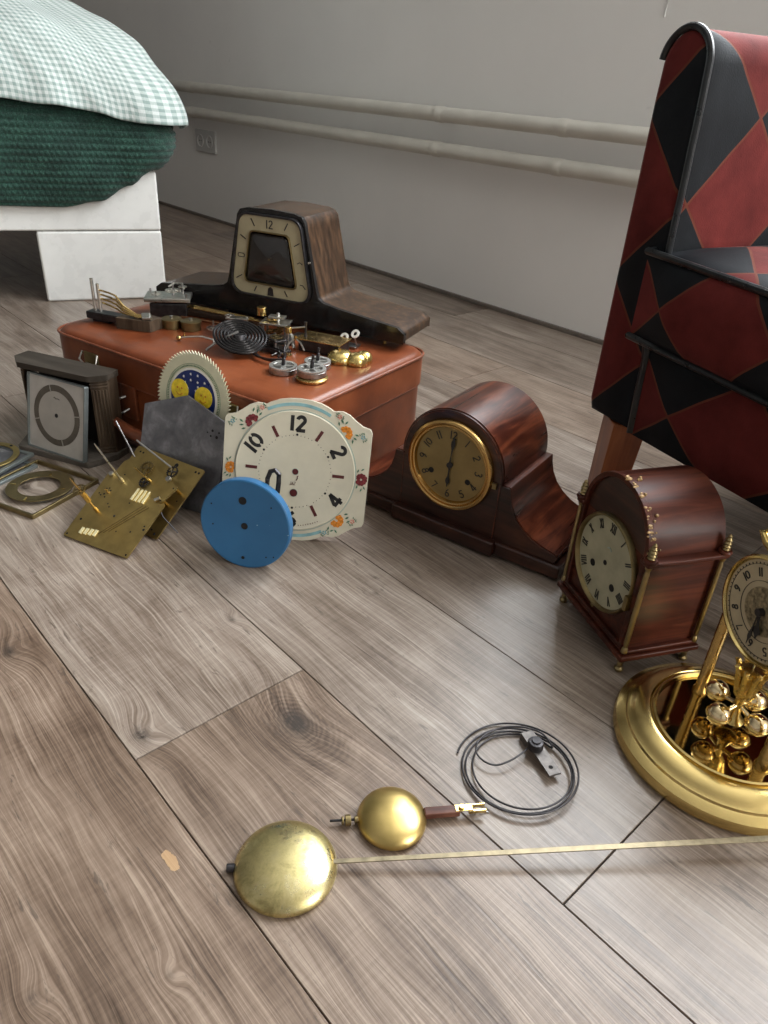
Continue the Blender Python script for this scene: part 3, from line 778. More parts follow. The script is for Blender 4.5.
# chime hammer assembly
t_ = thing('chime_hammer_rack', 'chime hammer rack with bent brass arms and two upright rods, left end of suitcase', 'clock part', onS(.084, .086, 0, R(14), 1.22))
MB().bb(-.056, .022, -.012, .006, .004, .014).bb(-.050, -.02, -.008, .004, 0, .006).build('iron_bracket', 'dark_steel', t_, bevel=.0015)
MB().prismz([(.0, -.020), (.050, -.012), (.053, .012), (.030, .016), (.0, -.002)], .0, .015).build('wooden_block', 'oak_grey', t_, bevel=.0015)
for x_, h in ((-.047, .058), (-.038, .052)):
    MB().cyl((x_, -.002, .012), (x_, -.002, h), .0021).build('upright_rod', 'silver', t_)
for k in range(4):
    zz = .043 - .006 * k
    b = MB(); b.tube([(-.036, -.001 + .001 * k, zz), (-.018, -.003, zz - .001), (-.008, -.004, zz - .003), (.004, -.005 - .001 * k, zz - .015 + .003 * k), (.022 + .003 * k, -.002 - .003 * k, .018), (.032 + .003 * k, .001 - .002 * k, .017)], .0013, 8)
    hm = b.build('hammer_arm', 'brass', t_)
    MB().cyl((.028 + .003 * k, .002 - .0035 * k, .017), (.040 + .003 * k, .004 - .0035 * k, .0185), .0033).build('hammer_head', 'silver', hm, bevel=.0005)
# silver platform movement
t_ = thing('platform_escapement', 'silvered clock platform with small gears on a dark block, beside the black clock wing', 'clock part', onS(.084, .184, 0, R(42), 1.10))
MB().bb(-.028, .030, -.022, .022, 0, .022).build('base_block', 'dark_steel', t_, bevel=.002)
MB().bb(-.036, .036, -.024, .024, .024, .030).build('top_plate', 'silver', t_, bevel=.001)
b = MB(); gear(b, (.008, .002), .013, .036, .038, 20); gear(b, (-.018, -.008), .008, .033, .0345, 14); gear(b, (.022, .012), .007, .040, .0415, 14); b.build('gear_train', 'silver', t_)
for x_, y_, h in ((.008, .002, .046), (-.018, -.008, .038), (.022, .012, .045), (-.030, .016, .036), (.030, -.018, .037)):
    MB().cyl((x_, y_, .029), (x_, y_, h), .0016).build('post', 'steel', t_)
MB().tube([(.000, .010, .041), (.010, .014, .046), (.022, .008, .047), (.026, -.004, .042)], .0016, 8).build('bridge', 'silver', t_)
# two barrels
for (a_, b_, lab) in ((.148, .132, 'dull brass mainspring barrel on suitcase, nearer the hammer rack'), (.180, .146, 'dull brass mainspring barrel on suitcase, nearer the coiled gong')):
    t_ = thing('mainspring_barrel', lab, 'clock part', onS(a_, b_), 'mainspring barrels on the suitcase')
    MB().lathe([(.0165, 0), (.0165, .0125), (.0175, .0125), (.0175, .015), (.0165, .0155), (.004, .0155)], seg=36).build('drum', 'brass_dull', t_)
    MB().cyl((0, 0, .015), (0, 0, .0195), .003).build('arbor', 'steel', t_)
# chime rods with block + dark board
t_ = thing('chime_rod_set', 'set of long copper chime rods fixed to a dark block, before the black clock', 'clock part', onS(.150, .212, 0, R(13), 1.0))
MB().bb(-.072, .105, -.006, .016, 0, .010).build('board', 'dark_wood', t_, bevel=.002)
MB().bb(-.060, -.040, -.008, .014, .010, .019).build('block', 'dark_steel', t_, bevel=.001)
for k in range(3):
    MB().cyl((-.055, -.006 + .006 * k, .016), (.118 - .012 * k, -.008 + .006 * k, .013), .0014).build('chime_rod', 'brass', t_)
# coil gong: black spiral leaning
t_ = thing('coil_gong', 'black flat spiral coil gong tilted up on its hub, middle of suitcase', 'clock part', onS(.316, .122, 0, R(20)))
b = MB(); pts = []
tx, ty = math.sin(R(26)), math.sin(R(-38))
for k in range(330):
    a = k / 330 * 2 * PI * 6.2; r_ = .010 + .034 * k / 330
    x_, y_ = r_ * math.cos(a), r_ * math.sin(a)
    pts.append((x_ * .98, y_ * .90, .024 - .20 * x_ + .30 * y_))
b.tube(pts, .0023, 8); b.build('spiral', 'gun_black', t_)
MB().lathe([(.0125, 0), (.0125, .014), (.011, .022), (.008, .027)], (0, 0, 0), 20).build('hub', 'dark_steel', t_)
MB().tube([(-.001, 0, .031), (-.016, -.010, .024), (-.034, -.020, .013), (-.046, -.026, .003)], .0022, 8).build('arm', 'steel', t_)
# heap of small loose parts: every piece its own object
rr = random.Random(11)
def loose(kind, a_, b_, yaw, lab, sc=1.0, z=0.0, tilt=0):
    t2 = thing(kind, lab, 'clock part', onS(a_, b_, z, yaw, sc) @ Matrix.Rotation(tilt, 4, 'X'))
    return t2
q = loose('loose_gear', .208, .170, .3, 'small steel gear lying beside the two dull brass barrels', 1.0, .0, 0)
b = MB(); gear(b, (0, 0), .012, .003, .0048, 24); b.build('toothed_wheel', 'steel', q); MB().cyl((0, 0, 0), (0, 0, .016), .0013).build('arbor', 'silver', q)
q = loose('loose_gear', .228, .152, .9, 'small silver gear on tall arbor, between brass barrels and coil gong', 1.0, .0, 0)
b = MB(); gear(b, (0, 0), .010, .009, .0105, 20); b.build('toothed_wheel', 'silver', q); MB().turned((0, 0, 0), (0, 0, .022), [(.002, 0), (.0012, .2), (.0035, .3), (.0035, .4), (.0012, .5), (.001, 1)]).build('arbor', 'steel', q)
q = loose('movement_frame', .248, .186, .55, 'dark skeleton movement frame with silver pinions behind the coil gong', 1.15)
MB().bb(-.020, .020, -.013, .013, 0, .003).build('lower_plate', 'dark_steel', q, bevel=.0006); MB().bb(-.016, .017, -.003, .011, .020, .0225).build('upper_plate', 'silver', q, bevel=.0006)
for x_, y_ in ((-.013, .006), (.014, .006), (.0, -.009)): MB().cyl((x_, y_, .003), (x_, y_, .024), .0016).build('pillar', 'silver', q)
b = MB(); gear(b, (.003, -.002), .011, .012, .0138, 22); b.build('gear', 'brass', q); b = MB(); gear(b, (-.010, .000), .007, .025, .0262, 16); b.build('gear', 'silver', q)
q = loose('movement_frame', .352, .166, -.3, 'dark movement frame with gears between the coil gong and spoked wheels', 1.1)
MB().bb(-.022, .022, -.014, .014, 0, .003).build('lower_plate', 'dark_steel', q, bevel=.0006); MB().bb(-.018, .018, -.010, .010, .016, .018).build('upper_plate', 'dark_steel', q, bevel=.0006)
for x_, y_ in ((-.014, -.008), (.014, -.008), (-.014, .008), (.014, .008)): MB().cyl((x_, y_, .003), (x_, y_, .020), .0018).build('pillar', 'steel', q)
b = MB(); gear(b, (.004, .0), .010, .0195, .021, 20); b.build('gear', 'brass_dull', q); b = MB(); gear(b, (-.009, .003), .008, .008, .0095, 18); b.build('gear', 'steel', q)
q = loose('brass_washer', .384, .158, 0, 'small brass washer lying behind the leftmost spoked wheel', 1)
b = MB(); b.M = Matrix.Rotation(R(-90), 4, 'X'); b.ringp(circ(0, 0, .008, 28), circ(0, 0, .003, 28), -.0018, 0); b.build('washer', 'brass', q)
q = loose('steel_lever', .378, .182, .8, 'bent silver lever standing between the small movement and brass box', 1)
MB().tube([(-.016, 0, .001), (-.008, .002, .012), (.002, .003, .020), (.010, 0, .014), (.016, -.003, .001)], .0019, 8).build('bent_bar', 'silver', q); MB().cyl((.002, .003, .017), (.002, .003, .024), .0028).build('rivet', 'brass', q)
q = loose('copper_rod', .150, .190, R(14), 'long thin copper rod lying in front of the chime rod set', 1)
MB().cyl((-.095, 0, .0016), (.070, 0, .0016), .0016).build('rod', 'copper', q)
q = loose('small_screw', .200, .112, .4, 'tiny pale brass screw alone on the leather in front of the barrels', 1)
MB().lathe([(.0028, 0), (.0028, .0018), (.0012, .0019), (.0012, .006)], (0, 0, 0), 14).build('screw', 'brass_bright', q)
# loose hammer wire
t_ = thing('hammer_lever', 'thin silver lever with knobbed end on the leather, left of the coil gong', 'clock part', onS(.226, .098, 0, R(28), 1.2))
MB().tube([(-.014, 0, .004), (0, .001, .0065), (.018, .002, .008), (.034, -.001, .006), (.038, -.006, .0015)], .0013, 8).build('lever', 'silver', t_)
MB().sphere((-.014, 0, .0036), .0036, 14).build('knob', 'brass', t_)
# dark spring loops
t_ = thing('mainspring', 'loose black steel mainspring loops lying in front of the coil gong', 'clock part', onS(.372, .128, 0, R(-10), .85))
b = MB(); pts = []
for k in range(200):
    a = k / 200 * 2 * PI * 2.6; r_ = .022 + .014 * k / 200
    pts.append((r_ * 1.2 * math.cos(a), r_ * .75 * math.sin(a), .0032 + .0035 * (1 + math.sin(a * .5 + 1))))
b.tube(pts, .0012, 6, flat=2.0); b.build('spring_strip', 'dark_steel', t_)
# skeleton movement
t_ = thing('small_movement', 'small silver and brass clock movement between the coil gong and brass box', 'clock part', onS(.322, .204, 0, R(25), 1.25))
MB().bb(-.024, .024, -.017, .017, 0, .003).build('bottom_plate', 'dark_steel', t_, bevel=.0005)
MB().bb(-.020, .018, -.014, .014, .023, .0255).build('top_plate', 'silver', t_, bevel=.0005)
for x_ in (-.016, .014):
    for y_ in (-.010, .010): MB().cyl((x_, y_, .003), (x_, y_, .023), .0018).build('pillar', 'steel', t_)
b = MB(); gear(b, (-.004, 0), .012, .010, .012, 26); gear(b, (.008, .004), .009, .016, .0175, 20); gear(b, (-.006, .002), .008, .0275, .029, 18); b.build('gears', 'brass', t_)
MB().bb(-.010, .012, -.006, .006, .030, .033).cyl((.002, 0, .025), (.002, 0, .037), .0022).build('escapement_cock', 'silver', t_, bevel=.0005)
MB().cyl((-.022, .006, .030), (-.022, .006, .041), .0065).build('barrel_cap', 'brass_bright', t_, bevel=.0006)
b = MB(); b.tube([(.018, -.016, .020), (.026, -.022, .016), (.030, -.026, .004), (.031, -.028, .001)], .0026, 8); b.build('lever', 'silver', t_)
# curved dark wires round the movement
t_ = thing('click_spring', 'thin dark curved wires between the coil gong and silver wheels', 'clock part', onS(.362, .155, 0, R(0)))
MB().tube([(-.03, .012, .002), (-.012, .02, .008), (.008, .014, .011), (.018, 0, .006), (.016, -.012, .0015)], .0014, 8).build('bent_wire', 'dark_steel', t_)
MB().tube([(-.034, -.004, .0015), (-.02, .006, .009), (-.002, .006, .012), (.012, -.004, .005), (.008, -.018, .0015)], .0012, 8).build('bent_wire', 'steel', t_)
# silver spoked wheels
def wheel(a_, b_, r_, z_, lab, yaw):
    r_ *= 1.3
    t_ = thing('spoked_wheel', lab, 'clock part', onS(a_, b_, z_, yaw), 'silver spoked wheels on the suitcase')
    MB().lathe([(r_ * .96, .0), (r_, .0005), (r_, .0075), (r_ * .96, .008)], seg=40).build('drum', 'steel', t_)
    b = MB(); gear(b, (0, 0), r_ * .98, .0085, .0105, 40, 0, .0004, .22, 4); b.build('rim', 'white_metal', t_)
    MB().turned((0, 0, .010), (.002, 0, .030), [(.0028, 0), (.0028, .55), (.0018, .6), (.0022, 1)]).build('winding_stem', 'dark_steel', t_)
wheel(.428, .098, .0165, 0, 'silver spoked wheel with dark stem, leftmost of the three on suitcase', .2)
wheel(.478, .104, .0168, .0065, 'silver spoked wheel with dark stem, frontmost of the three on brass disc', .9)
wheel(.452, .150, .0160, .0, 'silver spoked wheel with dark stem, rearmost of the three on suitcase', .5)
t_ = thing('wheel_base', 'flat brass disc lying under the frontmost silver spoked wheel', 'clock part', onS(.480, .102))
MB().lathe([(.0225, 0), (.024, .001), (.024, .004), (.020, .006)], seg=36).build('disc', 'brass', t_)
# brass box movement
t_ = thing('brass_box_movement', 'flat brass-topped movement with upright post, in front of the black clock', 'clock part', onS(.412, .216, 0, R(12), 1.1))
MB().bb(-.033, .033, -.018, .018, 0, .017).build('steel_sides', 'dark_steel', t_, bevel=.001)
MB().bb(-.036, .036, -.021, .021, .0175, .0195).build('brass_plate', 'brass', t_, bevel=.0006)
MB().turned((-.026, -.008, .019), (-.026, -.008, .041), [(.003, 0), (.0018, .2), (.0018, .8), (.0026, 1)]).build('post', 'dark_steel', t_)
b = MB(); b.tube([(-.026, -.009, .034), (-.044, -.016, .031), (-.052, -.018, .029)], .0013, 8); b.build('lever', 'silver', t_)
MB().cyl((-.048, -.020, .024), (-.048, -.020, .033), .005).build('bushing', 'brass_bright', t_, bevel=.0005)
MB().cyl((-.048, -.022, .0), (-.048, -.021, .024), .0015).build('pin', 'silver', t_)
# grey flat strip in front of clock
o = MB().bb(-.060, .060, -.011, .011, 0, .004).build('metal_strip', 'steel', None, bevel=.001, M_=onS(.385, .256, .0, R(11)))
tag(o, 'flat grey metal strip in front of the black mantel clock base', 'clock part')
# double gold bell lobes
t_ = thing('brass_bell_cap', 'rounded double-lobed golden brass cap near the right suitcase edge', 'clock part', onS(.474, .200, 0, R(28), 1.08))
b = MB()
for (x_, y_, r_) in ((-.012, .002, .0200), (.013, -.004, .0155), (.022, .007, .0125)):
    b.lathe([(r_, 0), (r_ * 1.03, .003), (r_ * .96, .009), (r_ * .75, .0135), (r_ * .4, .0158), (.0003, .0163)], (x_, y_, 0), 32)
b.build('cap', 'gold', t_, smooth=60)
MB().cyl((-.014, .002, .015), (-.014, .002, .019), .002).build('stud', 'brass', t_)
# white washers
for (a_, b_, z_, tl, lab) in ((.432, .244, .021, 35, 'small white ring washer standing behind the golden cap, left of two'), (.444, .258, .026, 35, 'small white ring washer standing behind the golden cap, right of two')):
    t_ = thing('ring_washer', lab, 'clock part', onS(a_, b_, z_, 0) @ Matrix.Rotation(R(50), 4, 'X'), 'white ring washers')
    b = MB(); out = [(x, y) for x, y in circ(0, 0, .0075, 28)]; inn = [(x, y) for x, y in circ(0, 0, .0034, 28)]
    b.M = Matrix.Rotation(R(-90), 4, 'X'); b.ringp(out, inn, -.001, .001); b.build('washer', 'white_enamel', t_, bevel=.0003)
    MB().cyl((0, -.004, -.001), (0, -.015, -.024 + .0), .0012).build('stem', 'steel', t_)

# ------------------------------------------------------------------ wooden clock case with missing front
t_ = thing('empty_clock_case', 'grey-brown wooden clock case with open front, against the suitcase', 'clock case', TR(-.586, 1.088, 0, -.328))
Wc, Hc = .130, .140; cx_, cy_ = .019, .018; dp = .043
top = [(-cx_ - .006, cy_ - .004), (-.002, -.006), (Wc + .002, -.006), (Wc + cx_ + .004, cy_ - .004), (Wc + cx_ + .003, dp), (-cx_ - .005, dp)]
MB().prismz(top, Hc - .006, Hc + .003).build('top_slab', 'oak_top', t_, bevel=.003)
b = MB(); b.prismz([(-cx_ - .006, cy_ - .006), (-.004, -.034), (Wc + .004, -.034), (Wc + cx_ + .006, cy_ - .006), (Wc + cx_ + .004, dp), (-cx_ - .004, dp)], .0, .010)
b.build('base_slab', 'oak_base', t_, bevel=.003)
def post(xs):
    b = MB(); b.prismz(xs, .010, Hc - .006); return b.build('side_post', 'oak_grey', t_, bevel=.001)
pr_ = post([(Wc, 0), (Wc + cx_, cy_), (Wc + cx_, dp - .002), (Wc + cx_ - .008, dp - .002), (Wc, .012)])
pl_ = post([(-cx_, cy_), (0, 0), (0, .012), (-cx_ + .008, dp - .002), (-cx_, dp - .002)])
# reeded lines and bands
ang = math.atan2(cy_, cx_)
for sgn, par in ((1, pr_), (-1, pl_)):
    b = MB()
    for k in range(5):
        f_ = .14 + .18 * k; x_ = Wc + cx_ * f_ if sgn > 0 else -cx_ * f_; y_ = cy_ * f_
        b.cyl((x_, y_ - .0004, .024), (x_, y_ - .0004, Hc - .022), .0016, seg=8)
    for z_ in (.014, .019, Hc - .012, Hc - .017):
        x0_, x1_ = (Wc, Wc + cx_) if sgn > 0 else (0, -cx_)
        b.cyl((x0_, -.0005, z_), (x1_, cy_ - .0005, z_), .0016, seg=8)
    b.build('reeding', 'oak_grey', par)
MB().bb(-.004, Wc + .004, dp - .006, dp - .001, .010, Hc - .006).build('back_board', 'dark_interior', t_)
MB().cyl((.022, .01, .004), (.022, .0, .004), .002).build('hinge', 'brass', t_)

# silver square dial
DT = TR(-.5845, 1.063, .0100, -.425, .213)
t_ = thing('square_dial', 'silver square clock dial with grey ring, leaning inside the wooden case', 'clock dial', DT)
Ws = .1195
MB().bb(0, Ws, 0, .004, 0, Ws).build('plate', 'dial_silver', t_, bevel=.0015)
MB().ringp(rquad([(-.0012, -.0012), (Ws + .0012, -.0012), (Ws + .0012, Ws + .0012), (-.0012, Ws + .0012)], .003, 3), rquad([(.0012, .0012), (Ws - .0012, .0012), (Ws - .0012, Ws - .0012), (.0012, Ws - .0012)], .003, 3), -.003, .005).build('rim', 'grey_strip', t_, bevel=.0005)
c0 = (.0600, .0620)
MB().ringp(circ(*c0, .0485, 64), circ(*c0, .0385, 64), -.0008, 0).build('chapter_ring', 'dial_ring', t_)
MB().disc(c0, .0385, -.0005, 0, 0, 64).build('dial_centre', 'dial_centre', t_)
b = MB()
for k in (0, 3, 6, 9):
    a = R(30 * k - 18 + (0 if k != 3 else 8)); p0 = ray2(a, .039); p1 = ray2(a, .048); bars([((c0[0] + p0[0], c0[1] + p0[1]), (c0[0] + p1[0], c0[1] + p1[1]))], t_, 'silver', .0016, -.0014, -.0006)
b = MB(); b.disc(c0, .0033, -.001, .0, 0, 20)
b.ribbon([(c0[0] - .006, c0[1] + .0275), (c0[0] - .004, c0[1] + .029), (c0[0] - .002, c0[1] + .0265), (c0[0] + .002, c0[1] + .0275), (c0[0] + .006, c0[1] + .0265)], .0009, -.0009, -.0004)
b.build('centre_hole', 'black_ink', t_)

# ------------------------------------------------------------------ brass frame with ring on the floor
fc = Vector((-.5205, .938, 0)); fy = math.atan2(.119, .051)
t_ = thing('brass_bezel_frame', 'thin square brass bezel frame with a flat ring, lying on the floor before the case', 'clock bezel', Matrix.Translation((fc.x, fc.y, 0)) @ Matrix.Rotation(fy, 4, 'Z'))
def flatring(mb, outer, inner, z0, z1, mi=0):
    mb.M = Matrix.Rotation(R(-90), 4, 'X') @ Matrix.Identity(4); mb.ringp([(x, y) for x, y in outer], [(x, y) for x, y in inner], -z1, -z0, mi); mb.M = Matrix.Identity(4); return mb
hs = .0635
# Rotation -90 about X maps (x, y, z)->(x, z, -y): ring polygons in (x,z) become (x, y) plane at z=-y
flatring(MB(), rquad([(-hs, -hs), (hs, -hs), (hs, hs), (-hs, hs)], .003, 3), rquad([(-hs + .004, -hs + .004), (hs - .004, -hs + .004), (hs - .004, hs - .004), (-hs + .004, hs - .004)], .002, 3), 0, .007).build('square_frame', 'brass_dull', t_, bevel=.0008)
flatring(MB(), circ(.004, -.006, .0475, 64), circ(.002, -.006, .0295, 64), .0055, .0068).build('ring', 'brass_dull', t_, bevel=.0004)
b = MB()
for a in (20, 110, 200, 290): b.box((.0475 * math.cos(R(a)) * .8, .0475 * math.sin(R(a)) * .8 - .006, .0072), (.006, .002, .0008), 0, rz=R(a))
b.build('ring_tab', 'brass_bright', t_)
# left stack of grey dial plates with brass ring
for i, (x_, y_, z_, yw, lab) in enumerate(((-.628, .975, .0, 66, 'lower grey metal dial plate lying on the floor at left edge'), (-.640, .992, .0065, 72, 'upper grey metal dial plate on the other plate, under brass ring, at left edge'))):
    t_ = thing('dial_plate', lab, 'clock dial', Matrix.Translation((x_, y_, z_)) @ Matrix.Rotation(R(yw), 4, 'Z') @ Matrix.Rotation(R(0), 4, 'Y'), 'grey dial plates')
    flatring(MB(), rquad([(-.062, -.062), (.062, -.062), (.062, .062), (-.062, .062)], .003, 3), rquad([(-.055, -.055), (.055, -.055), (.055, .055), (-.055, .055)], .002, 3), 0, .005).build('rim', 'grey_strip', t_, bevel=.0008)
    MB().bb(-.056, .056, -.056, .056, .001, .0028).build('sheet', 'steel_plate', t_)
    MB().cyl((0, 0, .0), (0, 0, .0032), .003).build('centre_boss', 'dark_steel', t_)
t_ = thing('brass_ring', 'flat yellow brass ring resting on grey dial plates, cut by the left photo edge', 'clock part', Matrix.Translation((-.627, 1.008, .0125)) @ Matrix.Rotation(R(60), 4, 'Z'))
flatring(MB(), circ(0, 0, .0475, 64), circ(0, 0, .0385, 64), 0, .002).build('ring', 'brass_plate', t_, bevel=.0004)
MB().cyl((.043, 0, .0015), (.043, 0, .0028), .0022).build('rivet', 'dark_steel', t_)

# ------------------------------------------------------------------ brass movement plates
t_ = thing('brass_movement', 'front brass movement plate with long upright arbors, tilted on the floor', 'clock movement', TR(-.43, .819, 0.0022, -.414, 1.09))
def holes(b, lst, y0=-.0022, y1=-.0008, mi=1):
    for x, z, r_ in lst: b.disc((x, z), r_, y0, y1, mi, 12)
b = MB(); b.prism(rquad([(0, 0), (.110, 0), (.1115, .088), (.108, .092), (.045, .104), (.040, .112), (-.003, .112)], .003, 3), -.001, .001)
hl = [(.004, .004, .0014), (.106, .004, .0014), (.106, .045, .0018), (.09, .036, .0012), (.104, .05, .0012), (.052, .05, .0018), (.012, .055, .001), (.008, .03, .0018), (.03, .064, .0012), (.035, .06, .0012),
      (.012, .085, .0012), (.016, .087, .0012), (.020, .084, .0012), (.006, .075, .0012), (.010, .073, .0012), (.014, .076, .0014), (.018, .072, .0012), (.06, .075, .0012), (.07, .03, .001), (.08, .058, .001)]
holes(b, hl, -.00115, -.0009)
b.build('front_plate', ['brass_plate', 'dark_hole'], t_, bevel=.0003)
b = MB()
for k in range(4):
    x_ = .020 + .0072 * k; b.bb(x_, x_ + .0042, -.0025, -.0008, .010 + .001 * k, .0195 + .001 * k)
b.build('spring_tabs', 'tab_glint', t_)
b = MB()
for k in range(4):
    x_ = .058 + .0065 * k; b.bb(x_, x_ + .0026, -.003, -.0008, .080, .100)
b.build('spring_tabs', 'tab_glint', t_)
b = MB()
for k in range(3): b.ribbon([(.048 + .006 * k, .018 + .004 * k), (.082 + .005 * k, .078)], .0008, -.0016, -.001)
b.build('wire_springs', 'brass_dull', t_)
def arbor(x, z, ln, mat='brass_bright', rad=.0014, dx=0, dz=0, par=None, pin=None):
    b = MB(); b.turned((x, -.001, z), (x + dx, -ln, z + dz), [(rad * 2, 0), (rad * 2, .1), (rad, .14), (rad, .9), (rad * .6, .93), (rad * .6, 1)])
    if pin: b.turned((x + dx * pin, -ln * pin, z + dz * pin), (x + dx * (pin + .25), -ln * (pin + .25), z + dz * (pin + .25)), [(.004, 0), (.004, 1)], 10)
    return b.build('arbor', mat, par or t_)
arbor(.024, .048, .078, 'brass', .0014, 0, .0, pin=.35)
arbor(.0275, .1027, .085, 'silver', .0013)
arbor(.018, .080, .010, 'brass', .001)
b = MB(); b.M = Matrix.Translation((.024, -.052, .048)) @ Matrix.Rotation(R(90), 4, 'X'); gear(b, (0, 0), .009, 0, .0015, 18); b.build('gear', 'brass_dull', t_)
for x_, z_ in ((.006, .104), (.100, .086)):
    MB().cyl((x_, .001, z_), (x_, .010, z_), .003).build('pillar', 'brass', t_)
MB().cyl((.004, -.001, .108), (.004, -.005, .108), .0035).build('screw', 'silver', t_, bevel=.0005)
# bridge plate C + rear plate B
t2 = thing('brass_movement', 'rear brass movement plate with gear train and bridge, leaning against the steel plate', 'clock movement', TR(-.413, .884, .0022, -.515, .936))
b = MB(); b.prism(rquad([(0, 0), (.124, 0), (.131, .116), (0, .116)], .004, 3), -.001, .001)
holes(b, [(.124, .109, .0018), (.118, .109, .0018), (.082, .108, .0034), (.010, .108, .0016), (.016, .108, .0016), (.040, .111, .001), (.116, .006, .0020), (.108, .010, .0014), (.118, .06, .0012)], -.00115, -.0009)
b.build('rear_plate', ['brass_plate', 'dark_hole'], t2, bevel=.0003)
b = MB(); b.prism(rquad([(.0117, .059), (.114, .0435), (.1240, .0736), (.034, .097), (.014, .080)], .003, 3), -.021, -.019)
holes(b, [(.110, .048, .0014), (.104, .051, .0014), (.118, .070, .0012), (.062, .06, .0012), (.03, .062, .0012), (.060, .085, .0012)], -.0212, -.0208)
b.build('bridge_plate', ['brass_plate', 'dark_hole'], t2, bevel=.0003)
for x_, z_ in ((.018, .062), (.108, .050), (.116, .072), (.038, .090)): MB().cyl((x_, -.001, z_), (x_, -.019, z_), .0024).build('pillar', 'brass', t2)
b = MB(); b.M = Matrix.Translation((.060, -.024, .082)) @ Matrix.Rotation(R(90), 4, 'X'); gear(b, (0, 0), .011, -.001, .001, 20); b.build('gear', 'brass_dull', t2)
b = MB(); b.M = Matrix.Translation((.070, -.0235, .062)) @ Matrix.Rotation(R(90), 4, 'X'); gear(b, (0, 0), .008, -.001, .001, 16); b.build('gear', 'dark_steel', t2)
b = MB(); b.M = Matrix.Translation((.092, -.012, .094)) @ Matrix.Rotation(R(90), 4, 'X'); gear(b, (0, 0), .009, -.001, .001, 16); b.build('gear', 'dark_steel', t2)
arbor(.077, .067, .062, 'brass_bright', .0017, 0, .0, par=t2)
MB().tube([(.090, -.004, .088), (.093, -.020, .097), (.0228, -.032, .1123)], .0013, 8).build('rod', 'silver', t2)
MB().cyl((.006, -.001, .0974), (-.035, -.030, .1292), .0012).build('rod', 'steel', t2)
MB().cyl((.104, -.021, .079), (.104, -.026, .079), .004).build('screw', 'silver', t2, bevel=.0006)
b = MB(); b.tube([(.104, -.014, .040), (.112, -.020, .040), (.122, -.012, .030), (.150, -.002, .020)], .0009, 6); b.build('strike_wire', 'dark_steel', t2)
MB().cyl((.104, -.024, .044), (.110, -.024, .050), .0022).build('pinion', 'silver', t2)

# ------------------------------------------------------------------ steel pentagon plate
t_ = thing('steel_plate', 'scuffed grey steel five-sided plate leaning in front of the moon wheel', 'metal plate', TR(-.307, .920, .001, -.384, .317))
MB().prism([(-.071, 0), (.071, 0), (.071, .136), (0, .162), (-.071, .136)], -.0025, .0015).build('plate', 'steel_plate', t_, bevel=.0005)
b = MB()
for x_, z_, r_ in ((.049, .122, .0018), (.057, .114, .0022), (.047, .114, .0015), (.060, .121, .0014), (.041, .118, .0010)): b.disc((x_, z_), r_, -.0028, -.0024, 0, 12)
b.build('rivet_holes', 'dark_hole', t_)
# ------------------------------------------------------------------ moon wheel
WT = TR(-.285, .978, .146, -.467, .201)
t_ = thing('moon_dial_wheel', 'cream saw-toothed moon phase wheel with starry blue centre, behind the steel plate', 'clock dial', WT)
nt = 74; poly = []
for k in range(nt):
    a = 2 * PI * k / nt; a2 = 2 * PI * (k + .93) / nt
    poly += [(.0680 * math.cos(a2), .0680 * math.sin(a2)), (.0622 * math.cos(a2 + .008), .0622 * math.sin(a2 + .008))]
MB().prism(poly, 0, .0016).build('toothed_disc', 'wheel_cream', t_, smooth=0)
b = MB()
for k in range(118):
    a = 2 * PI * k / 118; b.ribbon([(.0455 * math.cos(a), .0455 * math.sin(a)), (.0478 * math.cos(a), .0478 * math.sin(a))], .0011, -.0004, 0)
b.ringp(circ(0, 0, .0497, 80), circ(0, 0, .0492, 80), -.0003, 0)
b.build('minute_ring', 'print_green', t_, smooth=0)
MB().ringp(circ(0, 0, .0435, 80), circ(0, 0, .0405, 80), -.0004, 0).build('white_ring', 'white_enamel', t_, smooth=0)
MB().disc((0, 0), .0405, -.0005, 0, 0, 80).build('night_sky', 'night_blue', t_, smooth=0)
b = MB()
def star(b, x, z, r_): b.prism([(x + (r_ if k % 2 == 0 else r_ * .45) * math.sin(PI * k / 5), z + (r_ if k % 2 == 0 else r_ * .45) * math.cos(PI * k / 5)) for k in range(9, -1, -1)], -.0010, -.0004)
for x_, z_ in ((-.0104, .0129), (.0047, .0121), (-.0065, .0341), (-.019, .0284), (.0063, .0341), (-.0058, .0256), (-.0277, .0192), (-.0157, .0205), (.0071, .0246), (.0196, .0264), (.008, .018), (-.004, -.02), (.01, -.03), (-.018, -.028), (.026, -.018)): star(b, x_, z_, .0021)
b.build('stars', 'white_enamel', t_, smooth=0)
for mx, mz in ((-.0245, .0075), (.0195, .0050)):
    mo = MB().disc((mx, mz), .0158, -.0014, -.0004, 0, 36).build('painted_moon', 'moon_yellow', t_)
    b = MB(); b.disc((mx - .004, mz + .003), .0016, -.0017, -.0013, 0, 12); b.disc((mx + .004, mz + .003), .0016, -.0017, -.0013, 0, 12)
    b.ribbon(arc(mx, mz - .001, .006, 205, 335, 8), .0011, -.0017, -.0013); b.ribbon([(mx, mz + .002), (mx + .0012, mz - .002), (mx - .0005, mz - .0025)], .0008, -.0017, -.0013)
    b.build('moon_face', 'moon_orange', mo)
MB().lathe([(.006, 0), (.006, .008)], (0, .0016, 0), 16, 0, Matrix.Rotation(R(-90), 4, 'X')).build('hub', 'brass', t_)

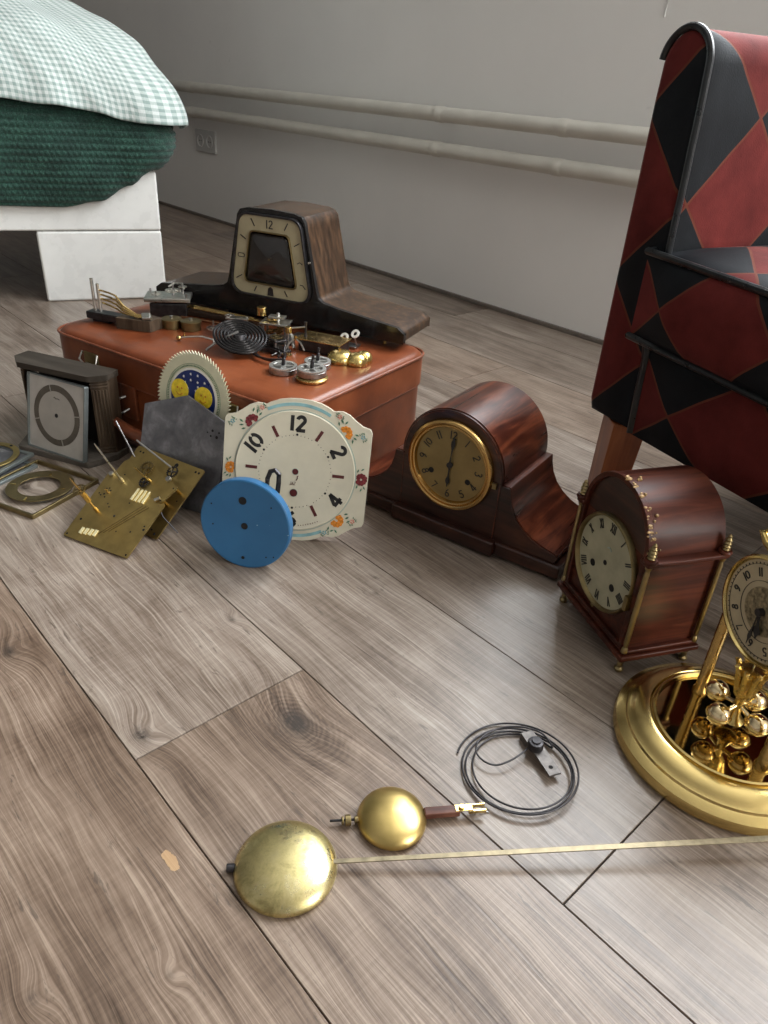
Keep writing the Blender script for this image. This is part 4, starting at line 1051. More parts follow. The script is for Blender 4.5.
# ------------------------------------------------------------------ ceramic dial
CT = TR(-.124, .879, .0925, -.061, .284, -.02)
t_ = thing('ceramic_dial', 'cream ceramic wall clock dial painted with flowers, leaning on the suitcase corner', 'clock dial', CT)
def half(sx):  # top half outline, right side from right edge up to the centre
    return [(.0995, 0), (.0995, .062), (.0970, .0670), (.086, .070), (.076, .0765), (.067, .0835), (.058, .0870), (.050, .0865), (.046, .0855), (.040, .0895), (.028, .0945), (.014, .0972), (0, .098)]
h_ = half(1); up = h_ + [(-x, z) for x, z in reversed(h_[:-1])]
dn = [(x, -z) for x, z in reversed(up)][1:-1]
pl5 = up + dn
MB().prism(pl5, -.002, .006).build('plate', 'cream', t_, bevel=.0022, bseg=3)
# raised round centre
MB().lathe([(.0822, 0), (.0822, .0022), (.0808, .0034), (.079, .0030), (.0005, .0028)], (0, -.002, 0), 96, 0, Matrix.Rotation(R(90), 4, 'X')).build('round_centre', 'cream', t_)
b = MB(); b.ringp(circ(0, 0, .0838, 96), circ(0, 0, .0822, 96), -.0028, -.0015); b.build('rim_line', 'pale_line', t_)
b = MB()
for a0 in (62, 242): MB().ribbon(arc(0, 0, .0905, a0, a0 + 56, 24), .0042, -.0027, -.0015).build('blue_band', 'band_blue', t_)
Y0, Y1 = -.0053, -.0046
b = MB(); Rn = .0665
for h in (12, 2, 4, 6, 8, 10):
    a = R(30 * h); rot = -a if h in (12, 2, 10, 4, 8) else PI * 0
    x_, z_ = ray2(a, Rn if h != 12 else .0655)
    # numerals read outwards
    rr = {12: 0, 2: -R(60), 4: -R(120) , 6: 0, 8: R(120), 10: R(60)}[h]
    if h == 4: rr = R(58)
    if h == 10: rr = R(56)
    if h == 8: rr = -R(60)
    numerals([(str(h), x_, z_, .0208, rr)], t_, 'black_ink', .23, Y0, Y1, .12, 1.02)
bars([(ray2(R(30 * h), .0515), ray2(R(30 * h), .0675)) for h in (1, 3, 5, 7, 9, 11)], t_, 'maroon', .0043, Y0, Y1, 'hour_bar')
b = MB()
for k in range(60):
    a = R(6 * k); p0, p1 = ray2(a, .0488), ray2(a, .0500)
    if k % 10 == 0: c_ = ray2(a, .0505); b.disc(c_, .0016, Y0, Y1, 0, 10)
    elif k % 5: b.ribbon([p0, p1], .0007, Y0, Y1)
b.build('minute_dots', 'black_ink', t_)
b = MB(); b.disc((.001, 0), .0041, Y0 - .0001, Y1, 0, 24); b.disc((.0005, -.0295), .0052, Y0 - .0001, Y1, 0, 24)
b.build('winding_holes', 'maroon', t_)
b = MB(); b.ringp(circ(.001, 0, .0047, 24), circ(.001, 0, .0041, 24), Y0, Y1); b.ringp(circ(.0005, -.0295, .0058, 24), circ(.0005, -.0295, .0052, 24), Y0, Y1)
b.build('hole_rims', 'pale_line', t_)
b = MB(); glyphs(b, 'JAZ', -.0015, -.0165, .0045, 0, .12, Y0, Y1); b.ribbon([(.003, -.012), (.0045, -.009), (.004, -.0065), (.0055, -.0055)], .0011, Y0, Y1)
for k in range(9):
    a = R(172 - 2.6 * k); p0 = ray2(a, .0745); p1 = ray2(a, .0760); b.ribbon([p0, p1], .0009, Y0, Y1)
b.build('maker_mark', 'maroon', t_)
def flower(x, z, r_, mat, clip=True, petals=11):
    b = MB(); th = math.atan2(z, x); rr = random.Random(int(x * 9999)); mi = mat
    for ring, n_p in ((1.0, petals), (.62, petals - 3)):
        for k in range(n_p):
            a = 2 * PI * k / n_p + ring; px, pz = x + r_ * .66 * ring * math.cos(a), z + r_ * .66 * ring * math.sin(a)
            if clip and math.hypot(px, pz) < .0848: continue
            if abs(px) > .0965: continue
            b.disc((px, pz), r_ * (.27 + .05 * rr.random()) * (1 if ring == 1 else .9), -.0027 - .0002 * (k % 3), -.0015, 0, 7)
    if not b.f: return
    fl = b.build('painted_flower', mat, t_, smooth=0)
    for k, da in enumerate((-1.5, -1.15, -.8, .8, 1.15, 1.5, 2.0, -2.0)):
        a = th + da; q = r_ * (1.30 + .35 * rr.random()); lx, lz = x + q * math.cos(a), z + q * math.sin(a)
        if math.hypot(lx, lz) < .0855 or abs(lx) > .096: continue
        l = r_ * .22 + .0008; ang = a + rr.uniform(-.9, .9)
        pts = [(lx - l * math.cos(ang), lz - l * math.sin(ang)), (lx - l * .4 * math.sin(ang), lz + l * .4 * math.cos(ang)), (lx + l * math.cos(ang), lz + l * math.sin(ang)), (lx + l * .4 * math.sin(ang), lz - l * .4 * math.cos(ang))]
        MB().prism(pts[::-1], -.0027, -.0015).build('leaf', 'print_green', fl, smooth=0)
flower(-.0615, .0610, .0110, 'flower_maroon'); flower(-.0885, -.0045, .0085, 'flower_orange')
flower(.0640, .0590, .0105, 'flower_orange'); flower(.0905, -.001, .0090, 'flower_maroon')
flower(.0625, -.0620, .0105, 'flower_orange'); flower(-.0620, -.0610, .0105, 'flower_maroon')
for x_, z_, m_ in ((-.0500, .0810, 'flower_pink'), (.0545, .0800, 'flower_pink'), (.0840, -.0610, 'flower_pink'), (.0880, .0560, 'band_blue'), (-.0890, .0585, 'band_blue'), (.0470, -.0815, 'band_blue')):
    flower(x_, z_, .0036, m_, False, 5)

# ------------------------------------------------------------------ blue round case back
BT = TR(-.1755, .784, .0604, -.20, .13)
t_ = thing('blue_clock_back', 'round blue painted metal disc with three holes, propped before the ceramic dial', 'clock part', BT)
RX = Matrix.Rotation(R(90), 4, 'X')
MB().lathe([(.0600, -.014), (.0607, -.012), (.0607, -.0012), (.0595, 0), (.0585, .0002), (.0575, 0), (.0003, 0)], (0, 0, 0), 96, 0, RX).build('disc', 'blue', t_)
for x_, z_, r_ in ((-.0030, .0330, .0052), (0, -.0015, .0044), (-.0015, -.0465, .0022)): MB().disc((x_, z_), r_, -.0006, .001, 0, 28).build('hole', 'dark_hole', t_)
b = MB()
for x_, z_ in ((-.045, .022), (-.043, -.006), (.035, .030), (.030, -.040), (.040, -.038)): b.disc((x_, z_), .0010, -.0005, .001, 0, 10)
b.build('pinholes', 'dark_hole', t_)
MB().cyl((0, .0138, 0), (0, .045, 0), .040, seg=48).build('rear_housing', 'dark_steel', t_, bevel=.002)
b = MB(); b.tube([(.022, .018, .046), (.0215, .020, .060), (.025, .021, .0700), (.031, .021, .0725), (.036, .021, .068), (.0365, .020, .058), (.036, .018, .044)], .0032, 8)
b.build('hanging_loop', 'dark_steel', t_)

# ------------------------------------------------------------------ napoleon clock
NM = TR(.086, .888, 0, -.577)
t_ = thing('napoleon_clock', 'dark mahogany napoleon hat mantel clock with round gold dial', 'clock', NM)
ra, zc, Dn = .079, .113, .139
body = [(-ra, .024), (ra, .024)] + circ(0, zc, ra, 41, 0, 180, True)
MB().prism(body, .004, Dn, 0).build('arched_body', 'mahogany', t_, bevel=.0015)
b = MB(); fr = [(-ra + .0015, .024), (ra - .0015, .024)] + circ(0, zc, ra - .0015, 41, 0, 180, True)
b.prism(fr, 0, .005); b.build('front_panel', 'mahogany_dark', t_, bevel=.001)
# inlaid line round the front
b = MB(); b.ribbon([(-ra + .0035, .027), (-ra + .0035, zc)] + circ(0, zc, ra - .0035, 41, 180, 0, True) + [(ra - .0035, .027)], .0012, -.0006, .0004)
b.build('inlay_line', 'mahogany', t_)
def wing(sx):
    pr = [(ra - .002, .022), (.168, .022), (.170, .036), (.160, .0385), (.145, .042), (.130, .048), (.116, .057), (.104, .069), (.096, .083), (.0915, .098), (.0905, .106), (.0895, .1085), (ra - .002, .1085)]
    if sx < 0: pr = [(-x, z) for x, z in reversed(pr)]
    w_ = MB().prism(pr, .004, Dn - .002).build('wing', 'mahogany', t_, bevel=.001)
    f_ = [(x * 1.0, z) for x, z in pr]
    MB().prism([(x - (.001 if x > .1 else 0) if sx > 0 else x + (.001 if x < -.1 else 0), z - (.0012 if z > .03 else 0)) for x, z in f_], .001, .0045).build('wing_front', 'mahogany_dark', w_, bevel=.0005)
wing(1); wing(-1)
MB().bb(-.177, .177, -.004, Dn + .004, .004, .024).build('plinth', 'mahogany_dark', t_, bevel=.003, bseg=3)
MB().bb(-.083, .083, -.012, .002, .004, .026).build('plinth_centre', 'mahogany_dark', t_, bevel=.003, bseg=3)
for x_ in (-.16, .16):
    for y_ in (.012, .12): MB().lathe([(.009, 0), (.010, .002), (.010, .0045)], (x_, y_, 0), 20).build('foot', 'mahogany_dark', t_)
C0 = (0, .114)
def bezel_ring(c, prof, seg=80): return MB().lathe(prof, (c[0], 0, c[1]), seg, 0, RX, cap=False)
bz = bezel_ring(C0, [(.0655, -.001), (.0660, .003), (.0640, .0075), (.0610, .0085), (.0590, .0075), (.0585, .0055), (.0570, .0065), (.0550, .0060), (.0535, .0020), (.0533, -.001)]).build('bezel', 'bezel_gold', t_)
dl = MB().disc(C0, .0545, -.0012, .0, 0, 72).build('dial', 'dial_gold', t_)
for h in range(1, 13):
    a = R(30 * h); x_, z_ = ray2(a, .0435); numerals([(str(h), C0[0] + x_, C0[1] + z_, .0115, -a if abs(h - 6) > 2 else PI - a)], dl, 'black_ink', .12, -.0018, -.0011, .1, .95)
b = MB(); b.disc((-.0287, C0[1] - .0175), .0040, -.0018, -.0010, 0, 20); b.disc((.0287, C0[1] - .0170), .0040, -.0018, -.0010, 0, 20); b.build('winding_holes', 'dark_hole', dl)
def hand(ang, ln, w_, c, y, mat, par, sty=0):
    b = MB(); d = Vector(ray2(ang, 1)); n = Vector((d.y, -d.x)); c = Vector(c)
    pts = [(-.12, .3), (0, .5), (.3, .25), (.5, .35), (.66, 1), (.76, 1), (.86, .35), (1, .05)]
    L_ = [tuple(c + d * ln * a + n * w_ * q) for a, q in pts]; Rr_ = [tuple(c + d * ln * a - n * w_ * q) for a, q in reversed(pts)]
    b.prism(L_ + Rr_, y - .0006, y); return b.build('hand', mat, par)
hand(R(4), .046, .0030, C0, -.0040, 'black_ink', t_); hand(R(182), .034, .0032, C0, -.0030, 'black_ink', t_)
MB().cyl((0, -.001, C0[1]), (0, -.0055, C0[1]), .0042).build('hand_boss', 'dark_steel', t_, bevel=.0005)
MB().bb(.0655, .072, -.004, .001, C0[1] - .012, C0[1] - .004).build('bezel_hinge', 'brass_dull', t_, bevel=.0005)

# ------------------------------------------------------------------ pillar clock
PM = TR(.247, .687, 0, -1.251)
t_ = thing('pillar_clock', 'small worn mahogany arched clock with slim brass corner pillars and no hands', 'clock', PM)
w_, Dp = .074, .103
MB().bb(-w_, w_, 0, Dp, .020, .027).bb(-w_ + .004, w_ - .004, .004, Dp - .004, .027, .032).build('base', 'redwood', t_, bevel=.002)
MB().bb(-.0640, .0640, .008, Dp - .004, .031, .148).build('body', 'redwood', t_, bevel=.001)
for sx in (-1, 1): MB().bb(*sorted((sx * .058, sx * (w_ - .001))), .001, Dp - .001, .145, .151).build('shoulder_moulding', 'redwood', t_, bevel=.002)
arch = [(-.0625, .149), (.0625, .149)] + circ(0, .149, .0625, 41, 0, 180, True)
MB().prism(arch, .010, Dp - .004).build('arched_top', 'redwood', t_, bevel=.001)
# front arched frame with worn edge
fo = [(-.0635, .032), (.0635, .032)] + circ(0, .149, .0635, 41, 0, 180, True); fi = [(-.0575, .036), (.0575, .036)] + circ(0, .149, .0575, 41, 0, 180, True)
MB().ringp(fo, fi, .004, .011).build('front_frame', 'redwood', t_, bevel=.0008)
MB().prism(fi, .0085, .012).build('front_panel', 'mahogany_dark', t_)
b = MB(); rr = random.Random(4)
for k in range(46):
    a = R(rr.uniform(6, 96)); r_ = .0635 + rr.uniform(-.0006, .0006); yy = rr.uniform(.0035, .008) if k % 3 else rr.uniform(.008, .022)
    b.sphere((r_ * math.cos(a), yy, .149 + r_ * math.sin(a)), rr.uniform(.0008, .0021), 8, 0, 1, 1.6 if k % 3 else 1, 1)
b.build('worn_chips', 'chip', t_)
C1 = (.0, .104)
bezel_ring(C1, [(.0580, -.010), (.0585, -.006), (.0572, -.002), (.0560, -.0012), (.0545, -.003), (.0535, -.006), (.0530, -.010)]).build('bezel', 'brass_dull', t_)
dl = MB().disc(C1, .0540, .0060, .0080, 0, 72).build('dial', 'dial_old', t_)
RO = {1: 'I', 2: 'II', 3: 'III', 4: 'IIII', 5: 'V', 6: 'VI', 7: 'VII', 8: 'VIII', 9: 'IX', 10: 'X', 11: 'XI', 12: 'XII'}
for h in range(1, 13):
    a = R(30 * h); x_, z_ = ray2(a, .0445); numerals([(RO[h], C1[0] + x_, C1[1] + z_, .0110, -a)], dl, 'black_ink', .12, .0054, .0061, .06, .72)
b = MB(); b.disc(C1, .0030, .0054, .0061, 0, 18); b.disc((-.0215, C1[1] - .014), .0044, .0054, .0061, 0, 18); b.disc((.0215, C1[1] - .0200), .0044, .0054, .0061, 0, 18)
b.build('winding_holes', 'dark_hole', dl)
MB().ribbon([(-.002, C1[1] + .019), (.002, C1[1] + .021), (.006, C1[1] + .018)], .0016, .0054, .0061).build('maker_mark', 'pale_line', dl)
MB().bb(.054, .060, -.002, .006, C1[1] - .022, C1[1] - .004).build('bezel_hinge', 'brass_dull', t_, bevel=.0008)
MB().lathe([(.003, 0), (.003, .0006)], (0, .003, .045), 12, 0, RX).build('key_escutcheon', 'brass_dull', t_)
for sx in (-1, 1):
    for y_ in (.006, Dp - .006):
        x_ = sx * .0685
        pc = MB().turned((x_, y_, .031), (x_, y_, .147), [(.0036, 0), (.0036, .04), (.0022, .06), (.0028, .1), (.0030, .5), (.0028, .9), (.0022, .94), (.0036, .96), (.0036, 1)]).build('corner_pillar', 'brass_aged', t_)
        MB().lathe([(.0070, 0), (.0075, .002), (.0065, .004)], (x_, y_, .1508), 20).build('finial_seat', 'redwood', t_)
        MB().lathe([(.0030, 0), (.0045, .0015), (.0032, .003), (.0048, .005), (.0032, .007), (.0046, .009), (.0030, .011), (.0040, .013), (.0022, .0155), (.0026, .017), (.0003, .0195)], (x_, y_, .1545), 18).build('finial', 'brass_aged', t_)
        MB().lathe([(.0040, 0), (.0052, .002), (.0052, .004), (.0028, .006), (.0036, .009), (.0028, .012), (.0052, .015), (.0056, .0185), (.0050, .0201)], (x_ * .94, y_ + (.003 if y_ < .05 else -.003), 0), 18).build('foot', 'brass_aged', t_)

# ------------------------------------------------------------------ anniversary clock
AX, AY = .356, .528
t_ = thing('anniversary_clock', 'golden brass anniversary clock with wide round base and ball pendulum', 'clock', Matrix.Translation((AX, AY, 0)))
MB().lathe([(.1040, 0), (.1075, .003), (.1080, .008), (.1060, .013), (.1000, .0165), (.0975, .0175), (.0965, .0200), (.0930, .0215), (.0905, .0240), (.0860, .0262), (.0800, .0285), (.0765, .0290), (.0750, .0270), (.0735, .0268), (.0730, .0300), (.0712, .0310), (.0700, .0300), (.0698, .0262)], seg=128, cap=False).build('base', 'brass_bright', t_)
MB().lathe([(.0699, .0240), (.0699, .0262), (.0003, .0262)], seg=96).build('mirror_plate', 'mirror_brass', t_)
DY = -1.31; Ud = Vector((math.cos(DY), math.sin(DY), 0)); Nd = Vector((math.sin(DY), -math.cos(DY), 0))
for s_ in (-1, 1):
    p = Ud * .050 * s_
    MB().turned((p.x, p.y, .0262), (p.x, p.y, .172), [(.0075, 0), (.0075, .02), (.0058, .04), (.0056, .96), (.0072, .97), (.0072, 1)], 28).build('column', 'brass', t_)
b = MB(); b.M = Matrix.Rotation(DY, 4, 'Z'); b.bb(-.056, .056, .004, .020, .165, .171).build('movement_platform', 'brass', t_, bevel=.001)
# pendulum (hub, crown, arms, balls)
pd = MB().turned((0, 0, .034), (0, 0, .104), [(.005, 0), (.011, .05), (.006, .14), (.0038, .3), (.0042, .45), (.0075, .5), (.0095, .6), (.0075, .72), (.0085, .85), (.0120, .97), (.006, 1)], 24).build('pendulum_hub', 'gold', t_)
b = MB()
for k in range(8):
    a = 2 * PI * k / 8; c_, s_ = math.cos(a), math.sin(a)
    b.tube([(.007 * c_, .007 * s_, .072), (.0095 * c_, .0095 * s_, .086), (.0105 * c_, .0105 * s_, .096), (.0150 * c_, .0150 * s_, .105), (.0175 * c_, .0175 * s_, .104)], [.0022, .0032, .0034, .0026, .0008], 8)
b.build('leaf_crown', 'gold', pd)
MB().cyl((0, 0, .104), (0, 0, .198), .0009).build('suspension_wire', 'steel', t_)
for k in range(4):
    a = R(-63 + 90 * k) ; c_, s_ = math.cos(a), math.sin(a)
    b = MB(); b.cyl((.004 * c_, .004 * s_, .056), (.015 * c_, .015 * s_, .053), .0022)
    b.sphere((.0245 * c_, .0245 * s_, .0525), .0112, 28); b.cyl((.0245 * c_, .0245 * s_, .041), (.0245 * c_, .0245 * s_, .064), .0024)
    bl = b.build('pendulum_ball', 'ball', t_, smooth=60)
    b = MB(); b.lathe([(.0115, -.0012), (.0122, 0), (.0115, .0012)], (.0245 * c_, .0245 * s_, .0525), 28); b.build('rim', 'gold', bl)
# dial head
hd = Matrix.Translation((.3435 - AX, .522 - AY, .1745)) @ Matrix.Rotation(DY, 4, 'Z')
def hp(mb, name, mat, par=None, **k):
    o = mb.build(name, mat, par or t_, **k); o.matrix_local = hd if par is None else Matrix.Identity(4); return o
hp(MB().lathe([(.040, -.030), (.040, 0), (.0495, 0), (.0510, .002), (.0515, .005), (.0500, .0075), (.0482, .0080), (.0470, .0060), (.0465, .0035), (.0003, .0035)], (0, 0, 0), 88, 0, RX), 'bezel', 'brass_bright')
dl = hp(MB().disc((0, 0), .0466, -.0046, -.0036, 0, 72), 'dial', 'dial_pale')
b = MB(); b.disc((0, 0), .0225, -.0052, -.0045, 0, 48); hp(b, 'etched_centre', 'gilt_etched', dl)
b = MB()
for h in range(1, 13):
    a = R(30 * h); x_, z_ = ray2(a, .0355); numerals([(str(h), x_, z_, .0080, -a)], dl, 'black_ink', .13, -.0053, -.0046, .08, .95)
for k in range(60): b.ribbon([ray2(R(6 * k), .0430), ray2(R(6 * k), .0446)], .0006, -.0052, -.0046)
b.ringp(circ(0, 0, .0430, 72), circ(0, 0, .0427, 72), -.0052, -.0046); b.ringp(circ(0, 0, .0280, 72), circ(0, 0, .0277, 72), -.0052, -.0046)
hp(b, 'minute_track', 'black_ink', dl)
for a, ln, wd, yy in ((R(181), .036, .0020, -.0085), (R(168), .026, .0045, -.0075)):
    o = hand(a, ln, wd, (0, 0), yy, 'black_ink', t_); o.matrix_local = hd
hp(MB().cyl((0, -.0046, 0), (0, -.0105, 0), .0036), 'hand_boss', 'dark_steel')
# crest
b = MB()
for s_ in (-1, 1):
    pts = [(s_ * .001, .050), (s_ * .005, .053), (s_ * .011, .057), (s_ * .0145, .063), (s_ * .012, .069), (s_ * .007, .068), (s_ * .0075, .063), (s_ * .010, .0635)]
    b.tube([(x * 2.3, -.002, z) for x, z in pts], [.0042, .0042, .0042, .0038, .0032, .0026, .0020, .0012], 10)
b.sphere((0, -.002, .058), .0048, 16, 0, 1, .7, 1.3); b.turned((0, -.002, .062), (0, -.002, .082), [(.004, 0), (.0022, .3), (.0042, .6), (.0006, 1)])
hp(b, 'crest', 'gold')

# ------------------------------------------------------------------ pendulums
RTZ = lambda x, y, z, a: Matrix.Translation((x, y, z)) @ Matrix.Rotation(a, 4, 'Z')
def bobprof(r_, h): return [(r_, 0), (r_ * 1.01, .0012)] + [(r_ * math.cos(R(a)) , .0015 + h * math.sin(R(a))) for a in (6, 14, 24, 34, 45, 56, 67, 78, 88)]
rp = .1090
t_ = thing('pendulum', 'large pendulum with scratched round brass bob and long flat brass rod', 'pendulum', RTZ(-.0600, .3620, 0, rp))
MB().lathe([(.0395, .0005), (.0415, .0020), (.0420, .0035), (.0405, .0070), (.036, .0110), (.029, .0142), (.020, .0164), (.010, .0176), (.0002, .0180)], seg=88).build('bob', 'bob', t_, smooth=60)
# rod rises to the right, resting on the clock base lip
b = MB(); L_ = .58; z0_, z1_ = .0075, .0270
b.add([(.036, -.0020, z0_), (.036, .0020, z0_), (.036 + L_, .0032, z1_), (.036 + L_, -.0032, z1_),
       (.036, -.0020, z0_ + .0012), (.036, .0020, z0_ + .0012), (.036 + L_, .0032, z1_ + .0012), (.036 + L_, -.0032, z1_ + .0012)],
      [(3, 2, 1, 0), (4, 5, 6, 7), (0, 1, 5, 4), (1, 2, 6, 5), (2, 3, 7, 6), (3, 0, 4, 7)])
b.build('rod', 'rod_brass', t_, bevel=.0003)
MB().cyl((-.041, 0, .004), (-.0475, 0, .004), .0035).build('rating_nut', 'dark_steel', t_, bevel=.0006)
b2 = math.atan2(.016, .093)
t_ = thing('pendulum', 'small pendulum with smooth oval brass bob, short brown rod and hook', 'pendulum', RTZ(.0250, .4140, 0, b2))
b = MB(); b.M = Matrix.Diagonal((1.0, 1.03, 1, 1)); b.lathe([(.0275, .001), (.0300, .0025), (.0305, .0038), (.0290, .0075), (.025, .0108), (.019, .0134), (.011, .0150), (.0002, .0156)], seg=72)
b.build('bob', 'bob2', t_, smooth=60)
b = MB(); b.cyl((-.028, 0, .0055), (-.054, .0015, .0045), .0011); b.build('threaded_rod', 'dark_steel', t_)
b = MB(); b.cyl((-.036, 0, .0055), (-.041, 0, .0055), .0048, seg=20); b.cyl((-.042, 0, .0055), (-.044, 0, .0055), .0036, seg=14); b.cyl((-.0295, 0, .0055), (-.033, 0, .0055), .0030); b.build('rating_nut', 'brass_dull', t_, bevel=.0005)
MB().box((.0445, 0, .0065), (.032, .0085, .0065)).build('wooden_rod', 'brown_rod', t_, bevel=.0012)
b = MB(); b.bb(.056, .072, -.0035, .0035, .0092, .0104); b.bb(.068, .084, -.0042, -.0018, .0060, .0096); b.bb(.070, .084, .0022, .0040, .0060, .0096); b.cyl((.062, 0, .010), (.062, 0, .0125), .0026)
b.build('hook', 'brass_bright', t_, bevel=.0004)
b = MB(); b.cyl((.074, -.003, .004), (.074, .003, .004), .0012); b.tube([(.066, .002, .004), (.078, .001, .003), (.088, .000, .001)], .0007, 6); b.build('pin', 'steel', t_)

# ------------------------------------------------------------------ coil gong on the floor
t_ = thing('wire_coil_gong', 'thin dark wire coil gong with small steel bracket, flat on the floor', 'clock part', RTZ(.1425, .478, 0, R(6)))
import bisect
b = MB(); pts = []
n_ = 420; turns = 3.35
for k in range(n_):
    f_ = k / (n_ - 1); a = R(160) - f_ * turns * 2 * PI
    r_ = .0572 - .0125 * f_; sx = 1.0
    ox = .0030 * f_ + .0012 * math.sin(f_ * 9); oy = -.0030 * f_ + .0012 * math.cos(f_ * 7)
    z_ = .0016 + .0075 * (.5 + .5 * math.sin(a + 2.4)) * (1 - f_ * .3)
    pts.append((r_ * math.cos(a) * sx + ox, r_ * math.sin(a) * .985 + oy, z_))
# inner return loop to the bracket
e = Vector(pts[-1])
a_end = R(160) - turns * 2 * PI
for q in ((.034, .036, .009), (.018, .045, .009), (.002, .046, .009), (-.013, .043, .0085), (-.028, .034, .008), (-.0365, .020, .0075), (-.033, .008, .007), (-.022, .001, .007), (-.008, .004, .008), (.006, .012, .009), (.016, .020, .0095)): pts.append(q)
# smooth the tail
sm = pts[:n_ - 6]; tail = pts[n_ - 6::2] if False else pts[n_ - 6:]
def catmull(P_, m=8):
    out = []
    for i in range(len(P_) - 1):
        p0, p1, p2, p3 = [Vector(P_[max(0, min(len(P_) - 1, j))]) for j in (i - 1, i, i + 1, i + 2)]
        for k in range(m):
            u_ = k / m; out.append(.5 * ((2 * p1) + (p2 - p0) * u_ + (2 * p0 - 5 * p1 + 4 * p2 - p3) * u_ ** 2 + (3 * p1 - p0 - 3 * p2 + p3) * u_ ** 3))
    out.append(Vector(P_[-1])); return out
b.tube(sm + catmull([pts[n_ - 6]] + [pts[n_ - 1]] + pts[n_:]), .00095, 8)
b.build('wire', 'dark_steel', t_, smooth=60)
b = MB(); b.box((.026, .014, .0075), (.054, .0130, .0024), rz=R(-74)); b.box((.0195, .035, .0035), (.011, .012, .007), rz=R(-74)); b.disc((0, 0), .00001, 0, .00001, 0, 3)
br = b.build('bracket', 'bracket_steel', t_, bevel=.0004)
MB().lathe([(.0078, 0), (.0078, .006), (.0068, .0075), (.0045, .0078), (.004, .0095), (.0003, .0095)], (.022, .0205, .0086), 28).build('screw_knob', 'dark_steel', br)
MB().cyl((.031, -.004, .0080), (.031, -.004, .0088), .0022, seg=16).build('hole', 'dark_hole', br)

# ------------------------------------------------------------------ armchair
CA = math.atan2(-.881, .473)
# frame: x = d (towards the front of the chair), y = e (to its far side)
CMx = Matrix(((.473, .881, 0, .297), (-.881, .473, 0, .998), (0, 0, 1, 0), (0, 0, 0, 1)))
CMr = Matrix.Translation((.297, .998, 0)) @ Matrix.Rotation(CA, 4, 'Z')     # x = d, y = e (e = rot90 of d)
EW = .56
t_ = thing('armchair', 'armchair in red and black harlequin velvet with black piping', 'armchair', CMr)
# side outline of the backrest (x=d, z); inner face slightly curved
def xin(z): return lerp_tab([(.157, .073), (.275, .068), (.444, .060), (.532, .057), (.59, .054)], z)
def back_prof(n=40):
    P_ = []
    zs = [.160 + (.585 - .160) * k / 16 for k in range(17)]
    P_ += [(xin(z), z) for z in zs]                       # front face upwards
    cx2, cz2 = .0195, .5905
    P_ += [(cx2 + .0345 * math.cos(R(a)), cz2 + .0355 * math.sin(R(a))) for a in range(5, 180, 7)]
    P_ += [(-.016, z) for z in (.56, .48, .40, .32, .24, .175)]
    P_ += [(-.010, .160)]
    return P_
bp = back_prof()
# surface: side panels (e=0 and e=EW) with slightly pillowed normals + wrap around
b = MB(); n = len(bp)
cxm = .028; czm = .39
def inset(P_, q): 
    return [(cxm + (x - cxm) * (1 - q / .045), z - (q if z > .5 else 0) + (q if z < .2 else 0)) for x, z in P_]
ins = inset(bp, .010)
# per-vertex arclength for wrap (v coordinate for fabric: use z on vertical faces)
lay = [(ins, -.006), (inset(bp, .004), -.0035), (bp, .004)] 
ys = [.004 + (EW - .008) * k / 24 for k in range(25)]
# near side cap (grid fan replaced by ngon)
vs = [(x, -.006, z) for x, z in ins]; b.add(vs, [tuple(range(n))], 0, [[(x, z) for x, z in ins]])
vs = [(x, EW + .006, z) for x, z in ins]; b.add(vs, [tuple(range(n - 1, -1, -1))], 0, [[(x + .3, z) for x, z in reversed(ins)]])
def strip(Pa, ya, Pb, yb, front):
    for i in range(n):
        j = (i + 1) % n
        q = [(Pa[i], ya), (Pa[j], ya), (Pb[j], yb), (Pb[i], yb)]
        def uvof(P_, y): 
            x, z = P_
            if z > .585: zz = .60 + (0.0 if not front else 0.0)
            if front:
                th = math.atan2(z - .5905, x - .0195)
                zz = z if (z <= .5905) else .5905 + .035 * max(0, th)
                return (.058 + y, zz)
            return (x, z)
        b.add([(P_[0], y, P_[1]) for P_, y in q], [(0, 3, 2, 1)], 0, [[uvof(*q[k]) for k in (0, 3, 2, 1)]])
strip(lay[0][0], lay[0][1], lay[1][0], lay[1][1], False); strip(lay[1][0], lay[1][1], lay[2][0], lay[2][1], False)
pv = bp
for k in range(24):
    strip(bp, ys[k], bp, ys[k + 1], True)
strip(bp, ys[-1], inset(bp, .004), EW + .0035, False); strip(inset(bp, .004), EW + .0035, ins, EW + .006, False)
b.build('backrest', 'harl_back', t_, smooth=50, weld=True)
for yy in (-.0025, EW + .0025):
    pts = [(x + (.0015), yy, z) for x, z in bp[:17]] + [(cx_2, yy, cz_2) for cx_2, cz_2 in [(.0195 + .0355 * math.cos(R(a)), .5905 + .0365 * math.sin(R(a))) for a in range(5, 180, 7)]]
    MB().tube(pts, .0042, 10).build('piping', 'pipe_black', t_)
